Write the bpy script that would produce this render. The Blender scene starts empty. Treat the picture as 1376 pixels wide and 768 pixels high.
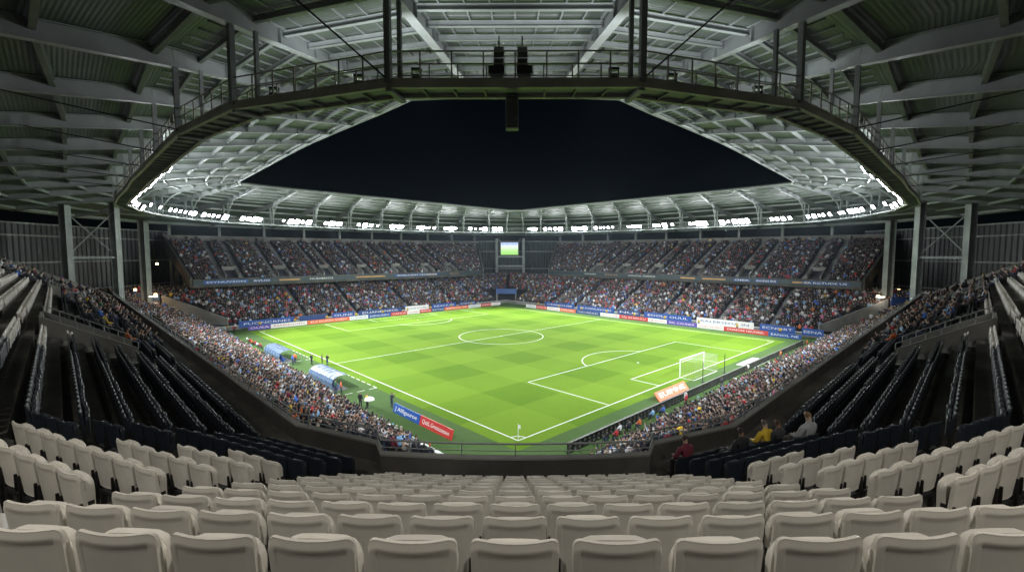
import bpy, bmesh, math, random
import numpy as np
from mathutils import Vector, Matrix

RD = random.Random(11)
NP = np.random.default_rng(11)
S = bpy.context.scene
COL = S.collection
PI = math.pi
CAMZ = 17.0
FPX = 620.0            # focal length in pixels of a 1376 wide frame
Z = Vector((0, 0, 1))

# ------------------------------------------------------------------ helpers
class MB:
    """collects faces and links them as one mesh object"""
    def __init__(s):
        s.v = []; s.f = []; s.m = []
    def add(s, vs, fs, m=0):
        b = len(s.v)
        s.v.extend([tuple(p) for p in vs])
        for f in fs:
            s.f.append([i + b for i in f]); s.m.append(m)
        return s
    def quad(s, a, b, c, d, m=0):
        return s.add([a, b, c, d], [(0, 1, 2, 3)], m)
    def hexa(s, lo, hi, m=0):
        n = len(lo)
        fs = [tuple(range(n))[::-1], tuple(range(n, 2 * n))]
        fs += [(i, (i + 1) % n, n + (i + 1) % n, n + i) for i in range(n)]
        return s.add(list(lo) + list(hi), fs, m)
    def box(s, c, sx, sy, sz, rz=0.0, m=0):
        c = Vector(c); q = Matrix.Rotation(rz, 3, 'Z')
        pts = [c + q @ Vector((x * sx / 2, y * sy / 2, z * sz / 2)) for z in (-1, 1) for x, y in ((-1, -1), (1, -1), (1, 1), (-1, 1))]
        return s.hexa(pts[:4], pts[4:], m)
    def beam(s, p, q, w, h, m=0, h2=None):
        """box from p to q hanging ABOVE the line p-q by h"""
        p = Vector(p); q = Vector(q); d = (q - p)
        if d.length < 1e-6: return s
        d.normalize()
        side = d.cross(Z)
        if side.length < 1e-4: side = Vector((1, 0, 0))
        side.normalize(); up = side.cross(d)
        if h2 is None: h2 = h
        a = [p - side * w / 2, p + side * w / 2, q + side * w / 2, q - side * w / 2]
        b = [p - side * w / 2 + up * h, p + side * w / 2 + up * h, q + side * w / 2 + up * h2, q - side * w / 2 + up * h2]
        return s.hexa(a, b, m)
    def cbeam(s, p, q, w, h, m=0):
        p = Vector(p); q = Vector(q); d = (q - p).normalized()
        side = d.cross(Z)
        if side.length < 1e-4: side = Vector((1, 0, 0))
        side.normalize(); up = side.cross(d)
        return s.beam(p - up * h / 2, q - up * h / 2, w, h, m)
    def tube(s, pts, r, n=6, m=0, closed=False):
        pts = [Vector(p) for p in pts]
        k = len(pts); rings = []
        for i, p in enumerate(pts):
            a = pts[i - 1] if (i > 0 or closed) else p
            b = pts[(i + 1) % k] if (i < k - 1 or closed) else p
            d = (b - a).normalized()
            side = d.cross(Z)
            if side.length < 1e-4: side = Vector((1, 0, 0))
            side.normalize(); up = side.cross(d)
            rings.append([p + (side * math.cos(t) + up * math.sin(t)) * r for t in [2 * PI * j / n for j in range(n)]])
        vs = [p for rg in rings for p in rg]; fs = []
        for i in range(k if closed else k - 1):
            i2 = (i + 1) % k
            for j in range(n):
                fs.append((i * n + j, i * n + (j + 1) % n, i2 * n + (j + 1) % n, i2 * n + j))
        if not closed:
            fs.append(tuple(range(n))[::-1]); fs.append(tuple(range((k - 1) * n, k * n)))
        return s.add(vs, fs, m)
    def mesh(s, name, mats, smooth=False):
        me = bpy.data.meshes.new(name)
        me.from_pydata(s.v, [], s.f)
        for x in (mats if isinstance(mats, (list, tuple)) else [mats]): me.materials.append(x)
        me.polygons.foreach_set('material_index', s.m)
        if smooth: me.polygons.foreach_set('use_smooth', [True] * len(s.f))
        me.update()
        return me
    def build(s, name, mats, parent=None, smooth=False):
        return link(name, s.mesh(name, mats, smooth), parent)

def link(name, data, parent=None):
    o = bpy.data.objects.new(name, data); COL.objects.link(o)
    if parent is not None: o.parent = parent
    return o

def tag(o, label=None, cat=None, group=None, kind=None):
    if label: o['label'] = label
    if cat: o['category'] = cat
    if group: o['group'] = group
    if kind: o['kind'] = kind
    return o

def empty(name, loc=(0, 0, 0), rz=0.0):
    o = bpy.data.objects.new(name, None); COL.objects.link(o)
    o.location = loc; o.rotation_euler = (0, 0, rz); o.empty_display_size = 0.2
    return o

def keep(o, parent):
    """parent a world-space mesh under a moved Empty without moving it"""
    o.parent = parent
    o.matrix_parent_inverse = (Matrix.Translation(parent.location) @ parent.rotation_euler.to_matrix().to_4x4()).inverted()
    return o

ONES = 'zeroth first second third fourth fifth sixth seventh eighth ninth tenth eleventh twelfth thirteenth fourteenth fifteenth sixteenth seventeenth eighteenth nineteenth'.split()
TENS = {2: 'twenty', 3: 'thirty', 4: 'forty', 5: 'fifty', 6: 'sixty', 7: 'seventy', 8: 'eighty', 9: 'ninety'}
def nth(n):
    if n < 20: return ONES[n]
    if n < 100:
        t, u = divmod(n, 10)
        return TENS[t][:-1] + 'ieth' if u == 0 else TENS[t] + '-' + ONES[u]
    return ('hundredth' if n == 100 else 'hundred-and-' + nth(n - 100)) if n < 200 else 'last'

# ------------------------------------------------------------------ materials
def newmat(name):
    m = bpy.data.materials.new(name); m.use_nodes = True
    nt = m.node_tree; b = nt.nodes['Principled BSDF']
    return m, nt, b

def surf(name, col, rough=0.6, var=0.12, scale=3.0, bump=0.0, bscale=None, metal=0.0, spec=0.4, stain=0.0):
    m, nt, b = newmat(name); N = nt.nodes; L = nt.links
    b.inputs['Roughness'].default_value = rough; b.inputs['Metallic'].default_value = metal
    b.inputs['Specular IOR Level'].default_value = spec
    tc = N.new('ShaderNodeTexCoord'); nz = N.new('ShaderNodeTexNoise')
    nz.inputs['Scale'].default_value = scale; nz.inputs['Detail'].default_value = 6; nz.inputs['Roughness'].default_value = 0.65
    L.new(tc.outputs['Object'], nz.inputs['Vector'])
    rp = N.new('ShaderNodeValToRGB')
    c = Vector(col[:3])
    rp.color_ramp.elements[0].position = 0.3; rp.color_ramp.elements[1].position = 0.72
    rp.color_ramp.elements[0].color = (*(c * (1 - var)), 1); rp.color_ramp.elements[1].color = (*(c * (1 + var)), 1)
    L.new(nz.outputs['Fac'], rp.inputs['Fac'])
    out = rp.outputs['Color']
    if stain:
        n2 = N.new('ShaderNodeTexNoise'); n2.inputs['Scale'].default_value = scale * 0.23; n2.inputs['Detail'].default_value = 8
        L.new(tc.outputs['Object'], n2.inputs['Vector'])
        r2 = N.new('ShaderNodeValToRGB'); r2.color_ramp.elements[0].position = 0.42; r2.color_ramp.elements[1].position = 0.62
        r2.color_ramp.elements[0].color = (1 - stain,) * 3 + (1,); r2.color_ramp.elements[1].color = (1, 1, 1, 1)
        L.new(n2.outputs['Fac'], r2.inputs['Fac'])
        mx = N.new('ShaderNodeMix'); mx.data_type = 'RGBA'; mx.blend_type = 'MULTIPLY'; mx.inputs[0].default_value = 1
        L.new(out, mx.inputs[6]); L.new(r2.outputs['Color'], mx.inputs[7]); out = mx.outputs[2]
    L.new(out, b.inputs['Base Color'])
    if bump:
        bp = N.new('ShaderNodeBump'); bp.inputs['Strength'].default_value = bump; bp.inputs['Distance'].default_value = 0.02
        n3 = N.new('ShaderNodeTexNoise'); n3.inputs['Scale'].default_value = bscale or scale * 6; n3.inputs['Detail'].default_value = 4
        L.new(tc.outputs['Object'], n3.inputs['Vector']); L.new(n3.outputs['Fac'], bp.inputs['Height'])
        L.new(bp.outputs['Normal'], b.inputs['Normal'])
    return m

def glow(name, col, st):
    m, nt, b = newmat(name)
    b.inputs['Base Color'].default_value = (*col, 1)
    b.inputs['Emission Color'].default_value = (*col, 1); b.inputs['Emission Strength'].default_value = st
    m.cycles.emission_sampling = 'NONE'
    return m

M = {}
M['steel'] = surf('painted_steel', (.32, .345, .34), .45, .08, 1.2, stain=.25)
M['steel_grey'] = surf('grey_steel', (.26, .28, .27), .5, .1, 1.5, stain=.3)
M['steel_dark'] = surf('dark_steel', (.11, .115, .10), .5, .15, 2, stain=.3)
M['steel_lit'] = surf('lit_steel', (.52, .5, .44), .5, .12, 2, stain=.3)  # paler copy of the steel, light put into the near catwalk's colour
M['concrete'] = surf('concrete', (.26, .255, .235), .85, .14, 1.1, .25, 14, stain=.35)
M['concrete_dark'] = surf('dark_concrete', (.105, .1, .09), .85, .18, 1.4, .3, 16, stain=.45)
M['tread'] = surf('terrace_concrete', (.12, .112, .098), .88, .2, 1.7, .35, 18, stain=.5)
M['tread_far'] = surf('stand_concrete', (.16, .165, .165), .85, .15, .8, stain=.3)
M['tread_navy'] = surf('seat_terrace', (.03, .034, .046), .7, .2, 1.5)
M['stair'] = surf('stair_concrete', (.34, .345, .33), .85, .12, 1.6, stain=.25)
M['beige'] = surf('beige_plastic', (.76, .72, .65), .42, .05, 4, .05, 160, stain=.2)
M['navy'] = surf('navy_plastic', (.013, .019, .028), .5, .12, 4, .04, 160)
M['black'] = surf('black_metal', (.015, .015, .015), .5, .2, 6)
M['white_paint'] = surf('white_paint', (.68, .7, .66), .6, .04, 2)
M['blue'] = surf('blue_board', (.02, .085, .34), .45, .06, 1)
M['navyboard'] = surf('navy_board', (.022, .06, .2), .45, .08, 1)
M['purple'] = surf('purple_board', (.13, .07, .4), .45, .06, 1)
M['red'] = surf('red_board', (.58, .05, .045), .45, .06, 1)
M['orange'] = surf('orange_board', (.78, .16, .06), .45, .06, 1)
M['white'] = surf('white_board', (.8, .8, .78), .45, .04, 1)
M['ink'] = surf('blue_lettering', (.03, .08, .3), .5, .02, 1)
M['glassy'] = surf('pale_canopy', (.10, .155, .25), .25, .12, 1.5)
M['bluefab'] = surf('blue_fabric', (.03, .09, .36), .6, .15, 4)
M['teal'] = surf('teal_fascia', (.03, .05, .065), .5, .12, 1)
M['gold'] = surf('gold_band', (.5, .26, .08), .5, .2, 1)
M['net'] = surf('white_net', (.38, .38, .38), .8, .02, 1)
M['asphalt'] = surf('perimeter_concrete', (.24, .245, .245), .9, .12, 1.0, stain=.25)
M['ground'] = surf('dark_ground', (.05, .05, .05), .9, .2, .2)
M['yellow'] = surf('yellow_cloth', (.75, .66, .05), .7, .05, 3)
M['bulb'] = glow('lamp_bulb', (1, .62, .28), 9)
M['tubelamp'] = glow('tube_lamp', (1, .95, .85), 3)
M['lens'] = glow('floodlight_lens', (.93, .97, 1), 60)

# corrugated sheets
def corrugated(name, col, axis, pitch, uv=False, depth=.03, rough=.5):
    m, nt, b = newmat(name); N = nt.nodes; L = nt.links
    b.inputs['Roughness'].default_value = rough; b.inputs['Metallic'].default_value = .0
    tc = N.new('ShaderNodeTexCoord'); wv = N.new('ShaderNodeTexWave')
    wv.wave_type = 'BANDS'; wv.bands_direction = axis; wv.inputs['Scale'].default_value = PI * 2 / pitch / 20
    wv.wave_profile = 'SIN'
    L.new(tc.outputs['UV' if uv else 'Object'], wv.inputs['Vector'])
    bp = N.new('ShaderNodeBump'); bp.inputs['Strength'].default_value = 1; bp.inputs['Distance'].default_value = depth
    L.new(wv.outputs['Fac'], bp.inputs['Height']); L.new(bp.outputs['Normal'], b.inputs['Normal'])
    nz = N.new('ShaderNodeTexNoise'); nz.inputs['Scale'].default_value = .35; nz.inputs['Detail'].default_value = 7
    L.new(tc.outputs['Object'], nz.inputs['Vector'])
    rp = N.new('ShaderNodeValToRGB'); c = Vector(col)
    rp.color_ramp.elements[0].position = .3; rp.color_ramp.elements[1].position = .7
    rp.color_ramp.elements[0].color = (*(c * .8), 1); rp.color_ramp.elements[1].color = (*(c * 1.15), 1)
    L.new(nz.outputs['Fac'], rp.inputs['Fac']); L.new(rp.outputs['Color'], b.inputs['Base Color'])
    return m
M['sheet'] = corrugated('roof_sheet', (.105, .125, .108), 'X', .26, uv=True, depth=.011)
M['cladding'] = corrugated('wall_cladding', (.026, .031, .034), 'X', 1.1, depth=.12)

def grass_mat(name, stripes):
    m, nt, b = newmat(name); N = nt.nodes; L = nt.links
    b.inputs['Roughness'].default_value = .95; b.inputs['Specular IOR Level'].default_value = .03
    tc = N.new('ShaderNodeTexCoord'); sp = N.new('ShaderNodeSeparateXYZ'); L.new(tc.outputs['Object'], sp.inputs[0])
    def mth(op, a, bb=None, c=None):
        n = N.new('ShaderNodeMath'); n.operation = op
        for i, x in enumerate((a, bb, c)):
            if x is None: continue
            if isinstance(x, (int, float)): n.inputs[i].default_value = x
            else: L.new(x, n.inputs[i])
        return n.outputs[0]
    nz = N.new('ShaderNodeTexNoise'); nz.inputs['Scale'].default_value = .12; nz.inputs['Detail'].default_value = 9; nz.inputs['Roughness'].default_value = .7
    L.new(tc.outputs['Object'], nz.inputs['Vector'])
    fine = N.new('ShaderNodeTexNoise'); fine.inputs['Scale'].default_value = 5; fine.inputs['Detail'].default_value = 6; fine.inputs['Roughness'].default_value = .8
    L.new(tc.outputs['Object'], fine.inputs['Vector'])
    fac = mth('MULTIPLY', mth('SUBTRACT', nz.outputs['Fac'], .5), .9)
    fac = mth('ADD', fac, mth('MULTIPLY', mth('SUBTRACT', fine.outputs['Fac'], .5), .9))
    if stripes:
        wob = mth('MULTIPLY', mth('SUBTRACT', fine.outputs['Fac'], .5), .5)
        def band(ax, w):
            q = mth('ADD', mth('DIVIDE', sp.outputs[ax], w), mth('MULTIPLY', wob, .14))
            z_ = mth('ADD', mth('MULTIPLY', mth('SINE', mth('MULTIPLY', q, PI)), -8), .5)
            n = N.new('ShaderNodeClamp'); L.new(z_, n.inputs[0]); return n.outputs[0]
        a = band(0, 6.8); c = band(1, 6.75)
        fac = mth('ADD', fac, mth('ADD', mth('MULTIPLY', a, .3), mth('MULTIPLY', c, .3)))
        fac = mth('ADD', fac, mth('MULTIPLY', mth('MULTIPLY', a, c), .14))
    else:
        fac = mth('ADD', fac, .5)
    rp = N.new('ShaderNodeValToRGB'); e = rp.color_ramp.elements
    if stripes:
        e[0].position = 0; e[0].color = (.135, .232, .022, 1); e[1].position = 1; e[1].color = (.074, .15, .012, 1)
    else:
        e[0].position = .1; e[0].color = (.085, .14, .05, 1); e[1].position = .95; e[1].color = (.05, .095, .03, 1)
    L.new(fac, rp.inputs['Fac']); L.new(rp.outputs['Color'], b.inputs['Base Color'])
    bp = N.new('ShaderNodeBump'); bp.inputs['Strength'].default_value = .5; bp.inputs['Distance'].default_value = .03
    L.new(fine.outputs['Fac'], bp.inputs['Height']); L.new(bp.outputs['Normal'], b.inputs['Normal'])
    return m
M['pitch'] = grass_mat('pitch_grass', True)
M['verge'] = grass_mat('verge_turf', False)

# people
def cloth_mats():
    m, nt, b = newmat('jacket_cloth'); N = nt.nodes; L = nt.links
    b.inputs['Roughness'].default_value = .8
    oi = N.new('ShaderNodeObjectInfo'); L.new(oi.outputs['Color'], b.inputs['Base Color']); M['jacket'] = m
    def ramp(name, cols, mul):
        m, nt, b = newmat(name); N = nt.nodes; L = nt.links
        b.inputs['Roughness'].default_value = .7
        oi = N.new('ShaderNodeObjectInfo'); mm = N.new('ShaderNodeMath'); mm.operation = 'FRACT'
        m2 = N.new('ShaderNodeMath'); m2.operation = 'MULTIPLY'; m2.inputs[1].default_value = mul
        L.new(oi.outputs['Random'], m2.inputs[0]); L.new(m2.outputs[0], mm.inputs[0])
        rp = N.new('ShaderNodeValToRGB'); rp.color_ramp.interpolation = 'CONSTANT'
        e = rp.color_ramp.elements
        while len(e) < len(cols): e.new(0)
        for i, c in enumerate(cols):
            e[i].position = i / len(cols); e[i].color = (*c, 1)
        L.new(mm.outputs[0], rp.inputs['Fac']); L.new(rp.outputs['Color'], b.inputs['Base Color']); return m
    M['skin'] = ramp('skin', [(.42, .28, .21), (.46, .32, .25), (.35, .22, .16), (.24, .14, .09), (.48, .35, .28)], 7.0)
    M['hair'] = ramp('hair', [(.02, .015, .012), (.06, .035, .02), (.03, .02, .015), (.16, .1, .05), (.09, .085, .08), (.012, .012, .012)], 13.0)
    M['trousers'] = ramp('trousers', [(.02, .022, .03), (.03, .04, .08), (.012, .012, .014), (.06, .055, .05), (.03, .05, .1)], 5.0)
    M['shoes'] = surf('shoes', (.03, .03, .03), .6)
    m, nt, b = newmat('crowd_cloth'); N = nt.nodes; L = nt.links
    b.inputs['Roughness'].default_value = .8
    at = N.new('ShaderNodeAttribute'); at.attribute_name = 'col'; L.new(at.outputs['Color'], b.inputs['Base Color'])
    M['crowd'] = m
cloth_mats()

# ------------------------------------------------------------------ frames of reference
# bowl frame: N = pitch corner under the camera, u runs along the left touchline, v along the right goal line
BROT = math.radians(-1.2)
NX, NY = 0.3, 40.9
eU = Vector((math.cos(math.radians(135) + BROT), math.sin(math.radians(135) + BROT), 0))
eV = Vector((math.cos(math.radians(45) + BROT), math.sin(math.radians(45) + BROT), 0))
def B(u, v, z=0.0):
    return Vector((NX, NY, 0)) + eU * u + eV * v + Vector((0, 0, z))
RZ_V = math.radians(45) + BROT       # rotation that maps local X on v and local Y on u
PU, PV = 81.0, 69.0                  # pitch size

PITCH_T = math.radians(4.06)
def px_of(p):
    """project a point to 1376x768 pixels (only to choose which repeats show largest)"""
    x, y, z = p[0], p[1], p[2] - CAMZ
    f = y * math.cos(PITCH_T) - z * math.sin(PITCH_T)
    u = y * math.sin(PITCH_T) + z * math.cos(PITCH_T)
    if f < .05: return None
    return 692 + FPX * x / f, 384 - FPX * u / f, f

# ------------------------------------------------------------------ camera, world, moonlight
cam = bpy.data.cameras.new('camera'); co = bpy.data.objects.new('camera', cam); COL.objects.link(co)
cam.sensor_width = 36; cam.lens = 36 * FPX / 1376; cam.clip_start = .05; cam.clip_end = 3000
co.location = (0, 0, CAMZ); co.rotation_euler = (PI / 2 - PITCH_T, 0, math.radians(.37))
S.camera = co
w = bpy.data.worlds.new('World'); S.world = w; w.use_nodes = True
nt = w.node_tree; bg = nt.nodes['Background']
sky = nt.nodes.new('ShaderNodeTexSky'); sky.sky_type = 'NISHITA'; sky.sun_disc = False
sky.sun_elevation = math.radians(12); sky.sun_rotation = math.radians(200)
mul = nt.nodes.new('ShaderNodeMix'); mul.data_type = 'RGBA'; mul.blend_type = 'MULTIPLY'; mul.inputs[0].default_value = 1; mul.inputs[7].default_value = (.16, .5, 1, 1)
nt.links.new(sky.outputs['Color'], mul.inputs[6]); nt.links.new(mul.outputs[2], bg.inputs['Color']); bg.inputs['Strength'].default_value = .0004
sun = bpy.data.lights.new('moon', 'SUN'); sun.energy = .01; sun.angle = math.radians(.5); sun.color = (.8, .9, 1)
so = bpy.data.objects.new('moon', sun); COL.objects.link(so); so.rotation_euler = (math.radians(50), 0, math.radians(160))
S.view_settings.view_transform = 'Standard'; S.view_settings.look = 'None'
S.view_settings.gamma = 1; S.view_settings.exposure = 0
S.cycles.use_denoising = True
S.cycles.max_bounces = 6; S.cycles.diffuse_bounces = 4; S.cycles.glossy_bounces = 2; S.cycles.transmission_bounces = 2
S.cycles.sample_clamp_indirect = 3; S.cycles.sample_clamp_direct = 40
S.cycles.caustics_reflective = False; S.cycles.caustics_refractive = False
S.render.film_transparent = False

# ------------------------------------------------------------------ ground, verge, pitch, markings
g = MB(); g.quad((-230, -140, -.15), (230, -140, -.15), (230, 320, -.15), (-230, 320, -.15))
tag(g.build('ground', M['ground']), kind='structure')
def local_sheet(name, rects, z, mat, kind='structure'):
    o = MB()
    for (u0, v0, u1, v1) in rects:
        o.quad((v0, u0, z), (v1, u0, z), (v1, u1, z), (v0, u1, z))
    ob = o.build(name, mat); ob.location = B(0, 0); ob.rotation_euler = (0, 0, RZ_V)
    return tag(ob, kind=kind)
local_sheet('perimeter_path', [(-9, -9, 89, 81)], -.02, M['asphalt'])
local_sheet('verge', [(-7.2, -6.9, 86.4, 78.4)], 0, M['verge'])
local_sheet('pitch', [(-1.6, -1.6, PU + 1.6, PV + 1.6)], .004, M['pitch'])

ln = MB(); LW = .125; LZ = .009
def line(u0, v0, u1, v1, w=LW, m=ln):
    d = Vector((v1 - v0, u1 - u0, 0)); d.normalize(); s = Vector((-d.y, d.x, 0)) * w / 2
    p = Vector((v0, u0, LZ)); q = Vector((v1, u1, LZ))
    m.quad(p - s, q - s, q + s, p + s)
def arc(uc, vc, r, a0, a1, n=48):
    for i in range(n):
        a, b = a0 + (a1 - a0) * i / n, a0 + (a1 - a0) * (i + 1) / n
        p = [Vector((vc + math.cos(t) * rr, uc + math.sin(t) * rr, LZ)) for t in (a, b) for rr in (r - LW / 2, r + LW / 2)]
        ln.quad(p[0], p[2], p[3], p[1])
hw = LW / 2
line(-hw, 0, PU + hw, 0); line(-hw, PV, PU + hw, PV); line(0, hw, 0, PV - hw); line(PU, hw, PU, PV - hw)
line(PU / 2, hw, PU / 2, PV - hw); arc(PU / 2, PV / 2, 8.6, 0, 2 * PI, 96); arc(PU / 2, PV / 2, .12, 0, 2 * PI, 12)
for e, sg in ((0, 1), (PU, -1)):
    BD, GD = 12.8, 4.2
    line(e + sg * hw, 14.3, e + sg * BD, 14.3); line(e + sg * hw, PV - 14.3, e + sg * BD, PV - 14.3)
    line(e + sg * BD, 14.3 - hw, e + sg * BD, PV - 14.3 + hw)
    line(e + sg * hw, 25.4, e + sg * GD, 25.4); line(e + sg * hw, PV - 25.4, e + sg * GD, PV - 25.4)
    line(e + sg * GD, 25.4 - hw, e + sg * GD, PV - 25.4 + hw)
    sp = 8.7; r = 8.6; a = math.asin((BD - sp) / r)
    if sg > 0: arc(sp, PV / 2, r, a, PI - a)
    else: arc(PU - sp, PV / 2, r, PI + a, 2 * PI - a)
    arc(e + sg * sp, PV / 2, .12, 0, 2 * PI, 12)
arc(0, 0, 1, 0, PI / 2, 12); arc(PU, 0, 1, -PI / 2, 0, 12); arc(0, PV, 1, PI / 2, PI, 12); arc(PU, PV, 1, PI, 1.5 * PI, 12)
for u0 in (24.2, 46.2):          # dashed technical areas in front of the dugouts
    for i in range(7): line(u0 + i * 1.6, -1.5, u0 + i * 1.6 + 1.0, -1.5, .12)
    for i in range(3):
        line(u0, -1.5 - i * 1.6, u0, -2.5 - i * 1.6, .12); line(u0 + 10.8, -1.5 - i * 1.6, u0 + 10.8, -2.5 - i * 1.6, .12)
o = ln.build('pitch_markings', M['white_paint']); o.location = B(0, 0); o.rotation_euler = (0, 0, RZ_V); tag(o, kind='structure')

# ------------------------------------------------------------------ lower bowl (one stand all the way round)
KZ, KD, KR, NK = .6, .8, .38, 21
U0, V0, U1, V1 = -8.0, -8.0, 87.0, 79.0
def ring(k, z, off=0.0):
    d = KD * k + off
    return [B(U0 - d, V0 - d, z), B(U1 + d, V0 - d, z), B(U1 + d, V1 + d, z), B(U0 - d, V1 + d, z)]
low = empty('lower_stand', B(U0, V0))
tag(low, 'lower stand ringing the whole pitch, packed with standing spectators', 'stand')
o = MB()
for k in range(NK):
    a, b, c = ring(k, KZ + KR * k), ring(k + 1, KZ + KR * k), ring(k + 1, KZ + KR * (k + 1))
    for i in range(4):
        j = (i + 1) % 4
        o.quad(a[i], b[i], b[j], a[j]); o.quad(b[i], c[i], c[j], b[j])
keep(o.build('terrace', M['tread_navy']), low)
o = MB()
inn, out_ = ring(0, 0, -.22), ring(0, 0, .0)
for i in range(4):
    j = (i + 1) % 4; h = Vector((0, 0, KZ + .25))
    o.hexa([inn[i], out_[i], out_[j], inn[j]], [inn[i] + h, out_[i] + h, out_[j] + h, inn[j] + h])
keep(o.build('front_wall', M['concrete']), low)
o = MB()
inn, out_ = ring(0, KZ + .253, -.3), ring(0, KZ + .253, .06)
for i in range(4):
    j = (i + 1) % 4; h = Vector((0, 0, .09))
    o.hexa([inn[i], out_[i], out_[j], inn[j]], [inn[i] + h, out_[i] + h, out_[j] + h, inn[j] + h])
keep(o.build('coping', M['white_paint']), low)
# outer back wall closing the bowl under the upper tiers
o = MB(); a, b = ring(NK, KZ + KR * NK + .003, 0), ring(NK, 0, .3)
a0 = ring(NK, 0, 0)
for i in range(4):
    j = (i + 1) % 4; zt = Vector((0, 0, KZ + KR * NK + .9))
    o.hexa([a0[i], b[i], b[j], a0[j]], [a0[i] + zt, b[i] + zt, b[j] + zt, a0[j] + zt])
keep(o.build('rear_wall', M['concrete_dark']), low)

# aisles of the lower bowl: (side, coordinate along at the front, slant)
AISLE = {'far_left': [12, 25, 41, 57, 67], 'far_right': [4, 15, 29, 43, 57, 67], 'left': [62, 75], 'right': [60, 69]}
def aisle_steps(side, c):
    o = MB()
    for k in range(NK):
        z = KZ + KR * k
        for h in (0, 1):
            zz = z + (KR / 2 if h else 0.0) + .012; d0 = KD * k + (KD / 2 if h else 0); d1 = KD * (k + 1) - .002
            if side == 'far_left': q = [B(U1 + d0, c - .6), B(U1 + d1, c - .6), B(U1 + d1, c + .6), B(U1 + d0, c + .6)]
            elif side == 'far_right': q = [B(c - .6, V1 + d0), B(c - .6, V1 + d1), B(c + .6, V1 + d1), B(c + .6, V1 + d0)]
            elif side == 'left': q = [B(c - .6, V0 - d0), B(c - .6, V0 - d1), B(c + .6, V0 - d1), B(c + .6, V0 - d0)]
            else: q = [B(U0 - d0, c - .6), B(U0 - d1, c - .6), B(U0 - d1, c + .6), B(U0 - d0, c + .6)]
            o.hexa([p + Vector((0, 0, z - .1)) for p in q], [p + Vector((0, 0, zz)) for p in q])
    keep(o.build('aisle', M['stair']), low)
for sd, cs in AISLE.items():
    for c in cs: aisle_steps(sd, c)
# players' tunnel in the far corner, wedge walls with banners at the two side corners
def slab(name, pts, z0, z1s, t, mat, parent):
    """upright wall along two or more points with its own top heights"""
    o = MB()
    for (p, za), (q, zb) in zip(list(zip(pts, z1s))[:-1], list(zip(pts, z1s))[1:]):
        d = (q - p).normalized(); s = d.cross(Z) * t / 2
        bz = Vector((0, 0, z0))
        o.hexa([p - s + bz, p + s + bz, q + s + bz, q - s + bz],
               [p - s + Vector((0, 0, za)), p + s + Vector((0, 0, za)), q + s + Vector((0, 0, zb)), q - s + Vector((0, 0, zb))])
    return keep(o.build(name, mat), parent)

def board_frame(p, q, n_hint):
    d = (Vector(q) - Vector(p)); d.z = 0; d.normalize()
    n = d.cross(Z)
    if n.dot(n_hint) < 0: n = -n
    return Z.cross(n), n
def lettering(txt, c, xdir, n, h, width, mat, parent=None, name='lettering', up=None, off=.01):
    cu = bpy.data.curves.new(name, 'FONT'); cu.body = txt; cu.size = h; cu.align_x = 'CENTER'; cu.align_y = 'CENTER'
    cu.extrude = .004; cu.resolution_u = 2; cu.materials.append(mat)
    natural = max(.6 * h * len(txt), .01)
    tmp = bpy.data.objects.new('tmp_text', cu)
    me = bpy.data.meshes.new_from_object(tmp); bpy.data.objects.remove(tmp)
    ob = bpy.data.objects.new(name, me); COL.objects.link(ob)
    natural = max((max(v.co.x for v in me.vertices) - min(v.co.x for v in me.vertices)) if len(me.vertices) else natural, .01)
    up = up or Z
    m = Matrix((xdir * (width / natural), up, n)).transposed().to_4x4()
    m.translation = Vector(c) + n * off
    if parent is None: ob.matrix_world = m
    else:
        pm = Matrix.Translation(parent.location) @ parent.rotation_euler.to_matrix().to_4x4()
        ob.parent = parent; ob.matrix_local = pm.inverted() @ m
    return ob
def board(p, q, z0, h, mat, txt, tmat, label, name='advertising_board', group=None, n_hint=None, lean=0.0, t=.12, cat='board', th=.62):
    p = Vector(p); q = Vector(q)
    xd, n = board_frame(p, q, n_hint)
    mid = (p + q) / 2; L = (q - p).length
    o = MB(); up = (Z - n * lean).normalized()
    nn = xd.cross(up)
    pts = []
    for dz in (0, h):
        for a, b in ((-1, -1), (1, -1), (1, 1), (-1, 1)):
            pts.append(xd * a * L / 2 + nn * b * t / 2 + up * dz)
    o.hexa(pts[:4], pts[4:])
    ob = o.build(name, mat); ob.location = (mid.x, mid.y, z0)
    tag(ob, label, cat, group)
    if txt: lettering(txt, mid + Vector((0, 0, z0)) + up * h * .5, xd, nn, h * th, L * .84, tmat, ob, off=t / 2 + .006, up=up)
    return ob

tn = empty('players_tunnel', B(U1 - .6, V1 - 4, 0)); tag(tn, 'dark tunnel mouth with blue header banner in far corner of lower stand', 'tunnel')
TA, TB = B(U1 + .3, V1 - 4.2), B(U1 - 4.2, V1 + .3)     # across the corner, facing the camera
xd, tnn = board_frame(TA, TB, Vector((0, -1, 0)))
bk = -tnn * 6
o = MB()
for p in (TA, TB):
    dd = bk; s = xd * .2
    o.hexa([p - s, p + s, p + s + dd, p - s + dd], [x + Vector((0, 0, 4.3)) for x in (p - s, p + s, p + s + dd, p - s + dd)])
keep(o.build('side_wall', M['concrete']), tn)
o = MB(); o.hexa([TA + bk, TB + bk, TB + bk - tnn * .2, TA + bk - tnn * .2], [x + Vector((0, 0, 4.4)) for x in (TA + bk, TB + bk, TB + bk - tnn * .2, TA + bk - tnn * .2)])
o.hexa([x + Vector((0, 0, 4.31)) for x in (TA - xd * .2, TB + xd * .2, TB + bk + xd * .2, TA + bk - xd * .2)], [x + Vector((0, 0, 4.6)) for x in (TA - xd * .2, TB + xd * .2, TB + bk + xd * .2, TA + bk - xd * .2)])
keep(o.build('interior', M['black']), tn)
o = MB(); hx = [TA - xd * .3 + tnn * .02, TB + xd * .3 + tnn * .02, TB + xd * .3 + tnn * .25, TA - xd * .3 + tnn * .25]
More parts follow.
